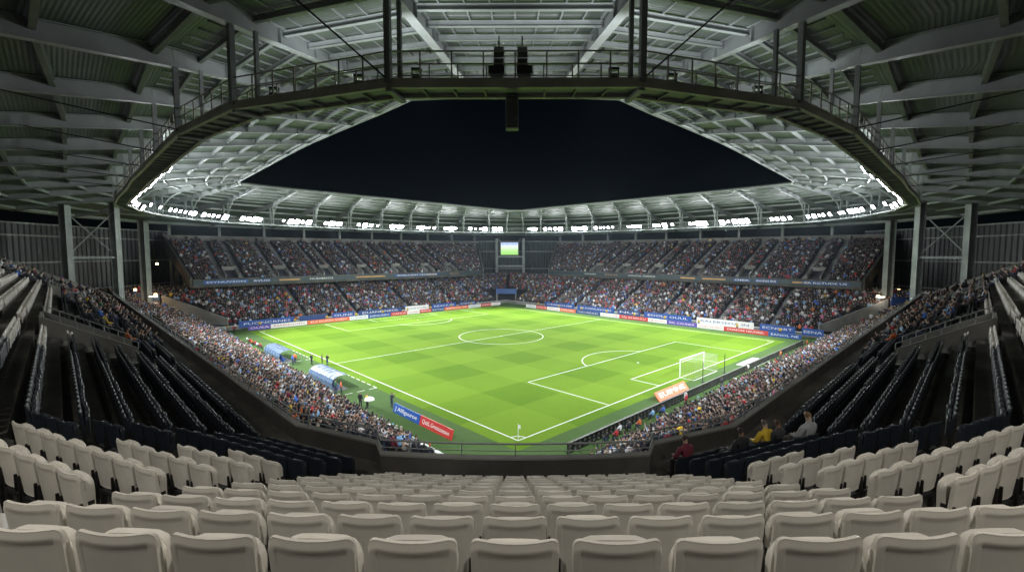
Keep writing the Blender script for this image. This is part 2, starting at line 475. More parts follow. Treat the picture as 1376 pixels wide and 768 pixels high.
o.hexa([x + Vector((0, 0, 3.3)) for x in hx], [x + Vector((0, 0, 5.0)) for x in hx])
hd = keep(o.build('header', M['navyboard']), tn)

# wedge wall and small banner of the two lower corners
for side in (-1, 1):
    if side < 0: P = [B(U1 + .2, V0 + 3.4), B(U1 + 4.6, V0 - 1.6), B(U1 + 9.2, V0 - 7)]
    else: P = [B(U0 + 3.0, V1 + .2), B(U0 - 1.6, V1 + 4.6), B(U0 - 6.4, V1 + 9.2)]
    wd = 'corner beside the far left goal line' if side < 0 else 'corner beyond the dark fence on the goal side'
    r_ = empty('wedge_wall', P[0]); tag(r_, 'grey sloping concrete wedge wall in the lower ' + wd, 'wall')
    slab('wall', P, 1.3, [2.6, 5.2, 7.9], .35, M['concrete'], r_)
    a = P[2] + (P[2] - P[1]).normalized() * .6; b = a + (P[2] - P[1]).normalized() * 5.5
    board(a, b, 6.6, 1.7, M['glassy'] if side < 0 else M['navyboard'], None, None,
          ('pale blue banner' if side < 0 else 'dark blue banner') + ' on top end of the wedge wall in lower ' + ('left corner' if side < 0 else 'right corner'),
          'banner', n_hint=Vector((0, -1, 0)), cat='banner')

# ------------------------------------------------------------------ far upper tiers
FD, FR, NF, FZ = .88, .40, 24, 10.5
UF, VF = 95.0, 92.0
def far_tier(side):
    """row point: (k, t) t = 0 at the outer end, 1 at the far corner end"""
    def pt(k, along, z):
        d = FD * k
        return B(UF + d, along, z) if side < 0 else B(along, VF + d, z)
    def span(k):
        return (-9.5 - .09 * k, 75 + .62 * k) if side < 0 else (-9.5 - .09 * k, 79 + .62 * k)
    return pt, span
TIER_AISLES = {}
def build_far_tier(side):
    pt, span = far_tier(side)
    e = empty('upper_stand', pt(0, 30, FZ))
    tag(e, ('upper stand behind the far goal, left of the video screen' if side < 0 else 'upper stand along the far touchline, right of the video screen'), 'stand')
    o = MB()
    for k in range(NF):
        (a0, a1), (b0, b1) = span(k), span(k + 1); z = FZ + FR * k
        o.quad(pt(k, a0, z), pt(k + 1, b0, z), pt(k + 1, b1, z), pt(k, a1, z))
        o.quad(pt(k + 1, b0, z), pt(k + 1, b0, z + FR), pt(k + 1, b1, z + FR), pt(k + 1, b1, z))
    keep(o.build('terrace', M['tread_navy']), e)
    # soffit
    o = MB(); (a0, a1), (b0, b1) = span(0), span(NF)
    lo = [pt(0, a0, FZ - 1.3), pt(NF, b0, FZ + FR * NF - 1.5), pt(NF, b1, FZ + FR * NF - 1.5), pt(0, a1, FZ - 1.3)]
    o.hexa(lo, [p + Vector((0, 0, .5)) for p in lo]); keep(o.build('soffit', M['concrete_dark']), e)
    # fascia band
    o = MB(); q = [pt(-.35, a0, 0), pt(0, a0, 0), pt(0, a1, 0), pt(-.35, a1, 0)]
    o.hexa([p + Vector((0, 0, FZ - .95)) for p in q], [p + Vector((0, 0, FZ + .62)) for p in q])
    keep(o.build('parapet', M['concrete_dark']), e)
    o = MB(); q = [pt(-.5, a0, 0), pt(-.353, a0, 0), pt(-.353, a1, 0), pt(-.5, a1, 0)]
    o.hexa([p + Vector((0, 0, FZ - .65)) for p in q], [p + Vector((0, 0, FZ + .3)) for p in q])
    fa = keep(o.build('fascia_band', M['teal']), e)
    nrm = -(eU if side < 0 else eV); xd = Z.cross(nrm)
    segs = ([(2, 9, 'ESYNUVSON', 'white', 'blue'), (12, 4, 'RVUO', 'white', 'navyboard'), (18, 5, '', '', 'gold'), (25, 7, 'NUDIEDOS', 'white', 'teal'), (38, 9, '', '', 'gold'), (50, 16, 'ESOELANDEV CEOODVNE', 'white', 'navyboard'), (61, 4, '', '', 'gold'), (70, 4, 'EOVE', 'gold', 'teal')]
            if side < 0 else
            [(2, 9, 'EA KCTUDE US', 'white', 'navyboard'), (9.5, 3.4, '', '', 'gold'), (16, 5, 'OUUDES SNE', 'white', 'navyboard'), (22, 4, 'OIEK', 'white', 'navyboard'), (28, 6, '', '', 'gold'), (36, 4, '', '', 'gold'), (47, 10, 'OOUCUL OISDCO', 'white', 'teal'), (60, 5, 'RSON', 'gold', 'teal'), (68, 5, 'ODUDEN', 'white', 'teal')])
    for c, L, tx, tm, bm in segs:
        a = -9.5 + c if side < 0 else -9.5 + c
        mid = pt(-.5, a + L / 2, FZ - .18)
        o = MB(); q = [pt(-.55, a, 0), pt(-.503, a, 0), pt(-.503, a + L, 0), pt(-.55, a + L, 0)]
        o.hexa([p + Vector((0, 0, FZ - .6 + (.25 if bm == 'gold' else 0))) for p in q], [p + Vector((0, 0, FZ + (.0 if bm == 'gold' else .25))) for p in q])
        keep(o.build('display_panel', M[bm]), e)
        if tx: lettering(tx, mid, xd, nrm, .58, L * .88, M[tm], e, off=.06)
    # end walls
    for which in (0, 1):
        P = []; o = MB(); s = 1 if which else -1
        A = [pt(k, span(k)[which], FZ + FR * k) for k in (0, NF)]
        t = .5 * s
        def off(p): return p + (eV if side < 0 else eU) * t
        lo = [A[0] + Vector((0, 0, -1.25)), off(A[0]) + Vector((0, 0, -1.25)), off(A[1]) + Vector((0, 0, -2.2)), A[1] + Vector((0, 0, -2.2))]
        hi = [A[0] + Vector((0, 0, .95)), off(A[0]) + Vector((0, 0, .95)), off(A[1]) + Vector((0, 0, 1.3)), A[1] + Vector((0, 0, 1.3))]
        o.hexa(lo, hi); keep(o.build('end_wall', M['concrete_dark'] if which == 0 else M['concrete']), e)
    # back wall band and its columns
    o = MB(); (b0, b1) = span(NF); zt = FZ + FR * NF
    q = [pt(NF + .002, b0 - .5, 0), pt(NF + .35, b0 - .5, 0), pt(NF + .35, b1 + .4, 0), pt(NF + .002, b1 + .4, 0)]
    o.hexa([p + Vector((0, 0, zt - 2.4)) for p in q], [p + Vector((0, 0, zt + 1.5)) for p in q])
    keep(o.build('back_wall', M['concrete']), e)
    for i in range(10):
        o = MB(); c = pt(NF + .8, b0 + 1 + i * (b1 - b0 - 2) / 9, 0)
        o.box(c + Vector((0, 0, (zt + 5) / 2)), .6, .6, zt + 5, RZ_V); keep(o.build('roof_post', M['steel_grey']), e)
    # raker columns under the open end
    for k in (9, 17):
        o = MB(); c = pt(k, span(k)[0] + .6, 0); o.box(c + Vector((0, 0, (FZ + FR * k - 1) / 2)), .9, .9, FZ + FR * k - 1, RZ_V)
        keep(o.build('column', M['concrete_dark']), e)
    # paired aisles with a small entrance at the foot of each wedge
    L0, L1 = span(0)
    cs = [8, 19.5, 31, 42, 53, 63.5, 72.5] if side < 0 else [9, 24, 37, 49, 60, 70]
    TIER_AISLES[side] = []
    for c in cs:
        a = L0 + c
        for h in (-2.0, 2.0):
            TIER_AISLES[side].append(a + h)
            o = MB()
            for k in range(1, NF):
                z = FZ + FR * k
                for hh in (0, 1):
                    d0 = k + (.5 if hh else 0); zz = z + (FR / 2 if hh else 0) + .012
                    q = [pt(d0, a + h - .55, 0), pt(k + .998, a + h - .55, 0), pt(k + .998, a + h + .55, 0), pt(d0, a + h + .55, 0)]
                    o.hexa([p + Vector((0, 0, z - .1)) for p in q], [p + Vector((0, 0, zz)) for p in q])
            keep(o.build('aisle', M['stair']), e)
        o = MB()   # entrance: two cheek walls, lintel
        for h in (-1.35, 1.35):
            q = [pt(.6, a + h - .12, 0), pt(5, a + h - .12, 0), pt(5, a + h + .12, 0), pt(.6, a + h + .12, 0)]
            o.hexa([p + Vector((0, 0, FZ)) for p in q], [q[0] + Vector((0, 0, FZ + 1.4)), q[1] + Vector((0, 0, FZ + 3.1)), q[2] + Vector((0, 0, FZ + 3.1)), q[3] + Vector((0, 0, FZ + 1.4))])
        q = [pt(4.6, a - 1.5, 0), pt(5.02, a - 1.5, 0), pt(5.02, a + 1.5, 0), pt(4.6, a + 1.5, 0)]
        o.hexa([p + Vector((0, 0, FZ + 2.4)) for p in q], [p + Vector((0, 0, FZ + 3.3)) for p in q])
        keep(o.build('entrance', M['concrete']), e)
    return e
build_far_tier(-1); build_far_tier(1)

# ------------------------------------------------------------------ corner walls of cladding, columns, bracing, screen
def clad_wall(pts, z0, z1, label, rails=(0.45, .8), back=0.0):
    pts = [Vector(p) for p in pts]
    r_ = empty('cladding_wall', pts[0]); tag(r_, label, 'wall')
    o = MB(); fr = MB()
    for p, q in zip(pts[:-1], pts[1:]):
        d = (q - p).normalized(); n = d.cross(Z)
        L = (q - p).length; N_ = int(L / 1.1)
        # trapezoid ribs as real folds
        prof = []
        for i in range(N_ * 2 + 1):
            x = L * i / (N_ * 2); prof.append(p + d * x + n * (.0 if i % 2 else .16))
        for a, b in zip(prof[:-1], prof[1:]):
            o.quad(a + Z * z0, b + Z * z0, b + Z * z1, a + Z * z1)
        for f in rails:
            zz = z0 + (z1 - z0) * f
            fr.cbeam(p + Z * zz + n * .28, q + Z * zz + n * .28, .22, .3); fr.cbeam(p + Z * zz - n * .2, q + Z * zz - n * .2, .22, .3)
        fr.cbeam(p + Z * (z1 + .15), q + Z * (z1 + .15), .5, .3)
    keep(o.build('sheeting', M['cladding']), r_); keep(fr.build('rail', M['steel_grey']), r_)
    return r_
clad_wall([(-34, 187.5, 0), (36, 187.5, 0)], 2, 21.6, 'grey ribbed metal wall behind the video screen in the far corner')
for s in (-1, 1):
    P = [(s * -66.0, 33, 0), (s * -86, 62, 0), (s * -91, 82, 0), (s * -92.5, 101, 0), (s * -91, 121, 0)]
    clad_wall([(-x if s > 0 else x, y, z) for x, y, z in [(-66., 33, 0), (-86, 62, 0), (-91, 82, 0), (-92.5, 101, 0), (-91, 121, 0)]][::(1 if s < 0 else -1)], 7.5, 22.4,
              'dark ribbed metal wall closing the open corner ' + ('beyond the left upper seats' if s < 0 else 'beyond the right upper seats'), (.12, .52, .86))
    o = MB(); pp = [Vector((s * a, b, 0)) for a, b in ((88.5, 63), (91.5, 82), (93, 101), (92, 121))]
    r_ = empty('concourse_wall', pp[0]); tag(r_, 'dark concrete concourse wall under the ribbed metal wall on the ' + ('left' if s < 0 else 'right'), 'wall')
    for p, q in zip(pp[:-1], pp[1:]): o.cbeam(p + Z * 3.7, q + Z * 3.7, .4, 7.4)
    keep(o.build('wall', M['concrete_dark']), r_)

def column(x, y, z0, z1, w, label, group, mat='steel'):
    r_ = empty('steel_column', (x, y, z0)); tag(r_, label, 'column', group)
    o = MB(); h = z1 - z0
    for dx in (-w / 2 + .03, w / 2 - .03): o.box((dx, 0, h / 2), .06, w, h)
    o.box((0, 0, h / 2), w - .124, .08, h)
    o.build('shaft', M[mat], r_)
    o = MB(); o.box((0, 0, .04), w * 1.6, w * 1.6, .08); o.build('base_plate', M['steel_grey'], r_)
    return r_
column(-7.2, 183.6, 6.5, 22.8, 1.0, 'pale steel column just left of the video screen', 'screen columns')
column(3.4, 183.6, 6.5, 22.8, 1.0, 'pale steel column just right of the video screen', 'screen columns')
sc = empty('video_screen', (-2.2, 183.4, 16.4)); tag(sc, 'lit video screen showing a green pitch under blue lettering, in the far corner', 'screen')
o = MB(); o.box((0, .25, 2.4), 7.6, .5, 5.6); o.build('housing', M['steel_dark'], sc)
nt_ = newmat('screen_picture'); m_, t_, b_ = nt_
tc = t_.nodes.new('ShaderNodeTexCoord'); sp = t_.nodes.new('ShaderNodeSeparateXYZ'); rp = t_.nodes.new('ShaderNodeValToRGB')
t_.links.new(tc.outputs['Generated'], sp.inputs[0]); t_.links.new(sp.outputs['Z'], rp.inputs['Fac'])
e = rp.color_ramp.elements; e[0].position = 0; e[0].color = (.36, .85, .16, 1); e[1].position = 1; e[1].color = (.42, .6, 1, 1)
for ps, cl in ((.3, (.5, .9, .28, 1)), (.6, (.85, 1, .8, 1)), (.74, (.85, .95, 1, 1))):
    q = e.new(ps); q.color = cl
t_.links.new(rp.outputs['Color'], b_.inputs['Emission Color']); b_.inputs['Emission Strength'].default_value = 1.0; b_.inputs['Base Color'].default_value = (.02, .02, .02, 1)
m_.cycles.emission_sampling = 'NONE'
o = MB(); o.box((0, -.03, 2.4), 6.8, .05, 4.8); o.build('display', m_, sc)
scr_ink = glow('screen_lettering', (.03, .1, .55), .8)
lettering('EL ADUL OE OI', Vector((-2.2, 183.32, 20.5)), Vector((1, 0, 0)), Vector((0, -1, 0)), .75, 5.8, scr_ink, sc, off=.03)
o = MB()
for x in (-3.2, 3.2): o.cbeam((x, .3, 5.1), (x * 1.45, .3, 6.4), .12, .12)
o.build('hanger', M['steel_grey'], sc)
for zz, nm in ((15.6, 'upper'), (11.9, 'lower')):
    r_ = empty('cross_beam', (-1.9, 183.5, zz)); tag(r_, f'pale steel cross beam between the two screen columns, the {nm} one', 'beam')
    o = MB(); o.box((0, 0, 0), 9.5, .5, .6); o.build('beam', M['steel'], r_)
    o = MB(); [o.box((x, 0, 0), .06, .9, .9) for x in (-4.75, 4.75)]; o.build('end_plate', M['steel_grey'], r_)

for s in (-1, 1):
    nm = 'left' if s < 0 else 'right'
    for i, (x, y, z0, w, zt) in enumerate(((57.2, 66.0, 7.0, .9, 24.2), (60.6, 62.2, 9.0, .9, 23.6), (76.5, 95, 2, 1.3, 23.6))):
        column(s * x, y, z0, zt, w, f'tall steel column in the open {nm} corner, ' + ('beside the parapet end' if i == 0 else 'standing behind the raked end wall' if i == 1 else 'thick one near the far upper stand'), 'corner columns', 'steel_grey')
    r_ = empty('cross_bracing', (s * 61.2, 64, 16)); tag(r_, f'thin crossed steel bracing rods between two columns in the {nm} corner', 'bracing')
    a, b = Vector((s * 57.2, 66.0, 0)), Vector((s * 60.6, 62.2, 0))
    o = MB(); o.tube([a + Z * 16.6, b + Z * 22.6], .09); o.tube([a + Z * 22.9, b + Z * 16.6], .09)
    keep(o.build('rod', M['steel']), r_)
    o = MB(); o.cbeam(a + Z * 16.4, b + Z * 16.4, .35, .35); keep(o.build('strut', M['steel']), r_)
    for i, (x, y, z, kind) in enumerate(((80.5, 97, 9.3, 'bulb'), (72, 91, 8.4, 'tubelamp'), (81, 104, 14.6, 'bulb'), (77, 98, 8.2, 'bulb'), (73.5, 93.5, 8.3, 'bulb'))):
        lr = empty('wall_lamp', (s * x, y, z))
        tag(lr, f'small {"white tube" if kind == "tubelamp" else "warm"} lamp {["by the wide column", "hanging low over the crowd", "high on the raker beam", "deep under the upper stand", "at the concourse mouth"][i]} in the {nm} corner', 'lamp', 'concourse lamps')
        o = MB()
        if kind == 'bulb': o.tube([(0, 0, -.22), (0, 0, -.1), (0, 0, .1), (0, 0, .2)], .24, 8)
        else: o.box((0, 0, 0), 1.6, .2, .18)
        o.build('bulb', M[kind], lr)
        o = MB(); o.tube([(0, 0, .22), (0, 0, 1.1)], .04); o.build('stem', M['steel_dark'], lr)
        L = bpy.data.lights.new('lamp_light', 'POINT'); L.energy = 140; L.color = (1, .68, .36) if kind == 'bulb' else (1, .93, .82); L.shadow_soft_size = .25
        lo = bpy.data.objects.new('lamp_light', L); COL.objects.link(lo); lo.parent = lr; lo.location = (0, -.5 , -.4)

# ------------------------------------------------------------------ near upper stand (under the camera)
ZS = 14.77                                   # floor of row n is ZS - .4 n
def zrow(n): return ZS - .4 * n
def s_a(n): return 5.71 - 1.08 * (10 - n)
def y_c(n, x=0.0):
    yc = 2.16 + .87 * n; Rr = 40 - yc
    return yc + Rr - math.sqrt(Rr * Rr - x * x)
def y_b(n, x): return 6.0 + .93 * (n - 4) - .4663 * (x + 3.76)
def x_kink(n): return (s_a(n) - 6.0 - .93 * (n - 4) + 1.7533) / .5337
XC = 3.8
END = 118.95
def rowline(n, end=END):
    """left half of the seat line of row n, from the far end of the straight to the centre"""
    xe = (s_a(n) - end) / 2
    pts = [(xe, s_a(n) - xe)]
    xk = x_kink(n); pts.append((xk, s_a(n) - xk))
    pts.append((-XC - .35, y_b(n, -XC - .35)))
    for x in (-3.8, -2.5, -1.25): pts.append((x, y_c(n, x)))
    pts.append((0, y_c(n, 0)))
    return pts
def full(n, z=None, end=END):
    h = rowline(n, end); z = zrow(n) if z is None else z
    return [Vector((x, y, z)) for x, y in h] + [Vector((-x, y, z)) for x, y in h[-2::-1]]
near = empty('near_upper_stand', (0, 12, 10)); tag(near, 'dark near upper stand of stepped concrete curving round under rows of beige and navy seats', 'stand')
o = MB()
N0, N1 = -5, 10
for n in range(N0, N1 + 1):
    z = zrow(n)
    a = full(n - .37, z); b = full(n + .63 if n < N1 else 11.75, z); c = full(n - .37, zrow(n - 1))
    for i in range(len(a) - 1):
        o.quad(a[i], b[i], b[i + 1], a[i + 1]); o.quad(c[i], a[i], a[i + 1], c[i + 1])
keep(o.build('terrace', M['tread']), near)
# parapet wall with coping and railing
zf = zrow(N1); PT = 11.3
def ribbon(mb, A, Bp, z0, z1):
    for i in range(len(A) - 1):
        lo = [Vector((p.x, p.y, z0)) for p in (A[i], A[i + 1], Bp[i + 1], Bp[i])]
        mb.hexa(lo, [Vector((p.x, p.y, z1)) for p in lo])
PA, PB = full(11.75), full(11.95)
o = MB(); ribbon(o, PA, PB, 9.0, PT); keep(o.build('parapet', M['concrete_dark']), near)
o = MB(); ribbon(o, full(11.72), full(11.98), PT + .002, PT + .06); keep(o.build('coping', M['concrete']), near)
rail_path = full(11.85, 0)
def resample(P, step):
    out = []; acc = 0.0
    for a, b in zip(P[:-1], P[1:]):
        L = (b - a).length; d = (b - a) / L; t = (step - acc) if acc else 0.0
        while t < L: out.append((a + d * t, d)); t += step
        acc = (L - (t - step))
    return out
o = MB(); o.tube([p + Z * (PT + .42) for p in rail_path], .028, 6); o.tube([p + Z * (PT + .22) for p in rail_path], .014, 5)
for p, d in resample(rail_path, 1.5): o.cbeam(p + Z * (PT + .05), p + Z * (PT + .42), .035, .035)
keep(o.build('railing', M['steel_grey']), near)
# soffit and back wall
o = MB(); A_, B_ = full(-5.4), full(11.6)
for i in range(len(A_) - 1):
    lo = [Vector((A_[i].x, A_[i].y, 15.8)), Vector((B_[i].x, B_[i].y, 9.0)), Vector((B_[i + 1].x, B_[i + 1].y, 9.0)), Vector((A_[i + 1].x, A_[i + 1].y, 15.8))]
    o.hexa(lo, [p + Z * .5 for p in lo])
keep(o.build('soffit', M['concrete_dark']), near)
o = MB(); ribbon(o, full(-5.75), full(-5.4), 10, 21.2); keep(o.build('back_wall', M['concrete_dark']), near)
# raked end walls of the straight wings
for s in (-1, 1):
    o = MB()
    a = rowline(-5.4)[0]; b = rowline(11.9)[0]
    n_ = Vector((s * .7071, .7071, 0)) * .35
    p = Vector((-s * a[0] if s > 0 else a[0], a[1], 0)); p = Vector((s * abs(a[0]), a[1], 0)); q = Vector((s * abs(b[0]), b[1], 0))
    z0, z1 = zrow(-5.4) + 1.15, zrow(11) + .75
    o.hexa([p + Z * (z0 - 3), q + Z * (z1 - 2.5), q + n_ + Z * (z1 - 2.5), p + n_ + Z * (z0 - 3)], [p + Z * z0, q + Z * z1, q + n_ + Z * z1, p + n_ + Z * z0])
    keep(o.build('end_wall', M['concrete']), near)
# vomitory: opening with two raked side walls and a rail; aisle steps
def a_point(n, u, s=-1, z=None):
    """point on the straight wing: row n, along distance u measured from the pitch corner"""
    dd = NY + u * 1.41421
    x = (s_a(n) - dd) / 2; y = s_a(n) - x
    return Vector((x if s < 0 else -x, y, zrow(n) if z is None else z))
def vom(u0, u1, n0, n1, s):
    for u, nm in ((u0, 0), (u1, 1)):
        o = MB(); t = .22 if nm else -.22
        a, b = a_point(n0, u, s), a_point(n1, u, s); c, d = a_point(n1, u + t, s), a_point(n0, u + t, s)
        lo = [p.copy() for p in (a, b, c, d)]
        zt = [zrow(n0) + .95, zrow(n1) + .8, zrow(n1) + .8, zrow(n0) + .95]
        for p in lo: p.z -= 1.6
        hi = [Vector((p.x, p.y, z)) for p, z in zip((a, b, c, d), zt)]
        o.hexa(lo, hi); keep(o.build('entrance_wall', M['concrete']), near)
        o = MB(); m0, m1 = (a + d) / 2, (b + c) / 2
        p0, p1 = Vector((m0.x, m0.y, zt[0] + .28)), Vector((m1.x, m1.y, zt[1] + .28))
        o.tube([p0, p1], .025)
        for i in range(7):
            q = p0.lerp(p1, i / 6); o.cbeam(q - Z * .28, q, .03, .03)
        keep(o.build('entrance_rail', M['steel']), near)
    o = MB()
    a, b, c, d = a_point(n0, u0, s), a_point(n0, u1, s), a_point(n0 - .18, u1, s), a_point(n0 - .18, u0, s)
    lo = [Vector((p.x, p.y, zrow(n0) - 2)) for p in (a, b, c, d)]
    o.hexa(lo, [Vector((p.x, p.y, zrow(n0) + .97)) for p in lo]); keep(o.build('entrance_wall', M['concrete']), near)
    o = MB()
    a, b, c, d = a_point(n0, u0 + .02, s), a_point(n1 - .4, u0 + .02, s), a_point(n1 - .4, u1 - .02, s), a_point(n0, u1 - .02, s)
    lo = [Vector((p.x, p.y, zrow(n) + .02)) for p, n in zip((a, b, c, d), (n0 + .5, n1, n1, n0 + .5))]
    o.hexa(lo, [p + Z * .01 for p in lo]); keep(o.build('entrance_floor', M['black']), near)
VOMS = [(.7, 3.4), (31.5, 34.2)]
for s in (-1, 1):
    for u0, u1 in VOMS: vom(u0, u1, 4, 8.3, s)
AIS = [(-1.0, .6), (15.2, 16.4), (30.2, 31.4), (44, 45.2)]
for s in (-1, 1):
    for ai, (u0, u1) in enumerate(AIS):
        o = MB()
        for n in range(N0 + 1, N1 + 1):
            q = [a_point(n - .37, u0, s), a_point(n - .37 + .45, u0, s), a_point(n - .37 + .45, u1, s), a_point(n - .37, u1, s)]
            lo = [Vector((p.x, p.y, zrow(n) - .05)) for p in q]; o.hexa(lo, [Vector((p.x, p.y, zrow(n) + .2)) for p in q])
        keep(o.build('aisle_step', M['concrete']), near)
    o = MB()
    for n in range(N0 + 1, N1 + 1):
        for x0, x1 in ((-4.3, -3.78),):
            q = [Vector((s * -x, y, 0)) for x, y in ((x0, y_b(n - .37, x0)), (x0, y_b(n + .08, x0)), (x1, y_b(n + .08, x1)), (x1, y_b(n - .37, x1)))]
            lo = [Vector((p.x, p.y, zrow(n) - .05)) for p in q]; o.hexa(lo, [Vector((p.x, p.y, zrow(n) + .2)) for p in q])
    keep(o.build('aisle_step', M['concrete']), near)

# hospitality balcony at the back of the left wing
r_ = empty('balcony', (-52, 47, 18)); tag(r_, 'pale concrete balcony fronts stacked at the back of the left upper seats', 'balcony')
for z, w_ in ((17.9, 1.0), (19.9, 1.6)):
    o = MB(); a, b = a_point(-4.6 if z > 19 else -3.9, 40, -1, z), a_point(-4.6 if z > 19 else -3.9, 54.3, -1, z)
    o.cbeam(a, b, .3, w_); keep(o.build('balcony_front', M['concrete']), r_)
    o = MB(); o.cbeam(a + Vector((-.9, -.9, -.3)), b + Vector((-.9, -.9, -.3)), 2.2, .18); keep(o.build('balcony_floor', M['concrete_dark']), r_)

# ------------------------------------------------------------------ seats
def shell(W, z0, z1, yb, thick, rad, lean, curve, recess=0.0, dip=0.0, nx=9, inset=.035):
    """curved plastic plate; back face on -Y, optional recess in the back face"""
    o = MB()
    xs = sorted(set([-W, -W + rad * .15, -W + rad * .45, -W + rad, W - rad, W - rad * .45, W - rad * .15, W] + [-W + 2 * W * i / (nx - 1) for i in range(1, nx - 1) if abs(-W + 2 * W * i / (nx - 1)) < W - rad * 1.2] + ([-W + inset, -W + inset + .008, W - inset, W - inset - .008] if recess else [])))
    def top(x):
        e = max(0, abs(x) - (W - rad)); return z1 - rad + math.sqrt(max(rad * rad - e * e, 0)) - dip * (1 - (x / W) ** 2)
    ts = [0, .04, .09, .3, .55, .8, .86, .885, .93, .975, 1]
    def face(yo, side):
        vs = []
        for x in xs:
            zt = top(x)
            for t in ts:
                z = z0 + (zt - z0) * t
                wz = 1 - .05 * (1 - (z - z0) / (z1 - z0))
                y = yb - lean * (z - z0) / (z1 - z0) + curve * (x / W) ** 2 + yo
                rim = min(1, (W - abs(x)) / .012) if abs(x) > W - .012 else 1
                y += (1 - (1 if t < .97 else .3)) * thick * .3 * side
                if recess and side > 0 and abs(x) <= W - inset - .007 and t <= .886 and t >= .035:
                    if abs(x) < W - inset - .001 and t < .88: y += recess
                vs.append((x * wz, y, z))
        return vs
    b = face(0, 1); f = face(thick, -1); nT = len(ts); nX = len(xs)
    fs = []
    for i in range(nX - 1):
        for j in range(nT - 1):
            a0 = i * nT + j
            fs.append((a0, a0 + nT, a0 + nT + 1, a0 + 1))
    k = nX * nT
    fs2 = [tuple(k + q for q in reversed(fc)) for fc in fs]
    edge = []
    for i in range(nX - 1):
        edge.append((i * nT, k + i * nT, k + (i + 1) * nT, (i + 1) * nT))
        a0, a1 = i * nT + nT - 1, (i + 1) * nT + nT - 1
        edge.append((a0, a1, k + a1, k + a0))
    for j in range(nT - 1):
        edge.append((j, j + 1, k + j + 1, k + j))
        q = (nX - 1) * nT
        edge.append((q + j, k + q + j, k + q + j + 1, q + j + 1))
    o.add(b + f, fs + fs2 + edge)
    return o
def finish_smooth(me, ang=35):
    bm = bmesh.new(); bm.from_mesh(me); bmesh.ops.recalc_face_normals(bm, faces=bm.faces)
    for e in bm.edges:
        if len(e.link_faces) == 2 and e.calc_face_angle(0) > math.radians(ang): e.smooth = False
    for f in bm.faces: f.smooth = True
    bm.to_mesh(me); bm.free(); return me
mt_ = M['beige']; nt = mt_.node_tree; b_ = nt.nodes['Principled BSDF']; lk = b_.inputs['Base Color'].links[0].from_socket
oi = nt.nodes.new('ShaderNodeObjectInfo'); mr = nt.nodes.new('ShaderNodeMapRange'); mr.inputs[3].default_value = .86; mr.inputs[4].default_value = 1.06
nt.links.new(oi.outputs['Random'], mr.inputs[0]); mx = nt.nodes.new('ShaderNodeVectorMath'); mx.operation = 'SCALE'
nt.links.new(lk, mx.inputs[0]); nt.links.new(mr.outputs[0], mx.inputs['Scale']); nt.links.new(mx.outputs[0], b_.inputs['Base Color'])
SEAT = {}
for key in ('beige', 'navy'):
    back = finish_smooth(shell(.218, .36, .85, 0, .034, .045, .05, .03, .0035, .012).mesh('seat_back', M[key]), 50)
    pan = finish_smooth(shell(.208, .40, .785, .062, .075, .09, .0, -.014).mesh('seat_pan', M[key]), 50)
    o = MB()
    for s in (-1, 1):
        o.box((s * .196, .045, .44), .018, .12, .2); o.box((s * .19, .04, .3), .035, .05, .28)
    o.box((0, .04, .27), .40, .05, .05)
    for s in (-1, 1): o.box((s * .15, .04, .13), .05, .05, .26); o.box((s * .15, .05, .008), .09, .14, .016)
    br = o.mesh('bracket', M['black'])
    SEAT[key] = (back, pan, br)
def low_seat(col):
    o = MB()
    o.hexa([(-.2, .03, .38), (.2, .03, .38), (.2, 0, .38), (-.2, 0, .38)], [(-.2, -.02, .84), (.2, -.02, .84), (.2, -.055, .84), (-.2, -.055, .84)])
    o.hexa([(-.2, .2, .42), (.2, .2, .42), (.2, .1, .40), (-.2, .1, .40)], [(-.17, .17, .80), (.17, .17, .80), (.17, .09, .80), (-.17, .09, .80)])
    o.box((0, .06, .2), .3, .05, .4)
    return np.array(o.v, dtype=np.float32), o.f
LOWV, LOWF = low_seat(None)

seats = []      # (col, x, y, z, rot, label, group, cam_size)
TAKEN = []      # seat spots on the wings, for the spectators
for n in range(0, 11):           # centre block
    for c in range(-7, 8):
        if abs(c) == 7 and n > 8: continue
        x = c * .5; y = y_c(n, x)
        d = Vector((-x, 40 - y)); rz = -math.atan2(d.x, d.y)
        col = f'{nth(abs(c))} seat {"left" if c < 0 else "right"} of the centre seat' if c else 'the centre seat'
        seats.append(['beige', x, y, zrow(n), rz, f'beige plastic seat, {col}, {nth(n + 1)} row from the camera', 'beige seats of the centre block', 0])
WH = {0: 9.8, 1: 9.6, 2: 9.0, 3: 7.9, 4: 6.5, 5: 6.2, 6: 5.8}
for n in range(-2, 11):
    for s in (-1, 1):
        xk = -x_kink(n); x = 4.5; i = 0
        while x < xk - .25:
            white = n in WH and x < WH[n]
            gap = n in WH and WH[n] <= x < WH[n] + 1.45 and n > 1
            if not gap and n >= 0:
                i += 1
                nm = 'left' if s < 0 else 'right'
                if white: lab = f'beige seat in the angled {nm} block, {nth(n + 1)} row from the camera, {nth(i)} from the aisle'; gr = 'beige seats of the angled blocks'
                else: lab = f'navy seat in the angled {nm} block, {nth(11 - n)} row above the parapet, {nth(i)} from the aisle'; gr = 'navy seats of the angled blocks'
                seats.append(['beige' if white else 'navy', s * x, y_b(n, -x), zrow(n), -s * -1 * math.radians(-25) if False else (math.radians(-25) if s < 0 else math.radians(25)), lab, gr, 0])
            x += .49 * math.cos(math.radians(25))
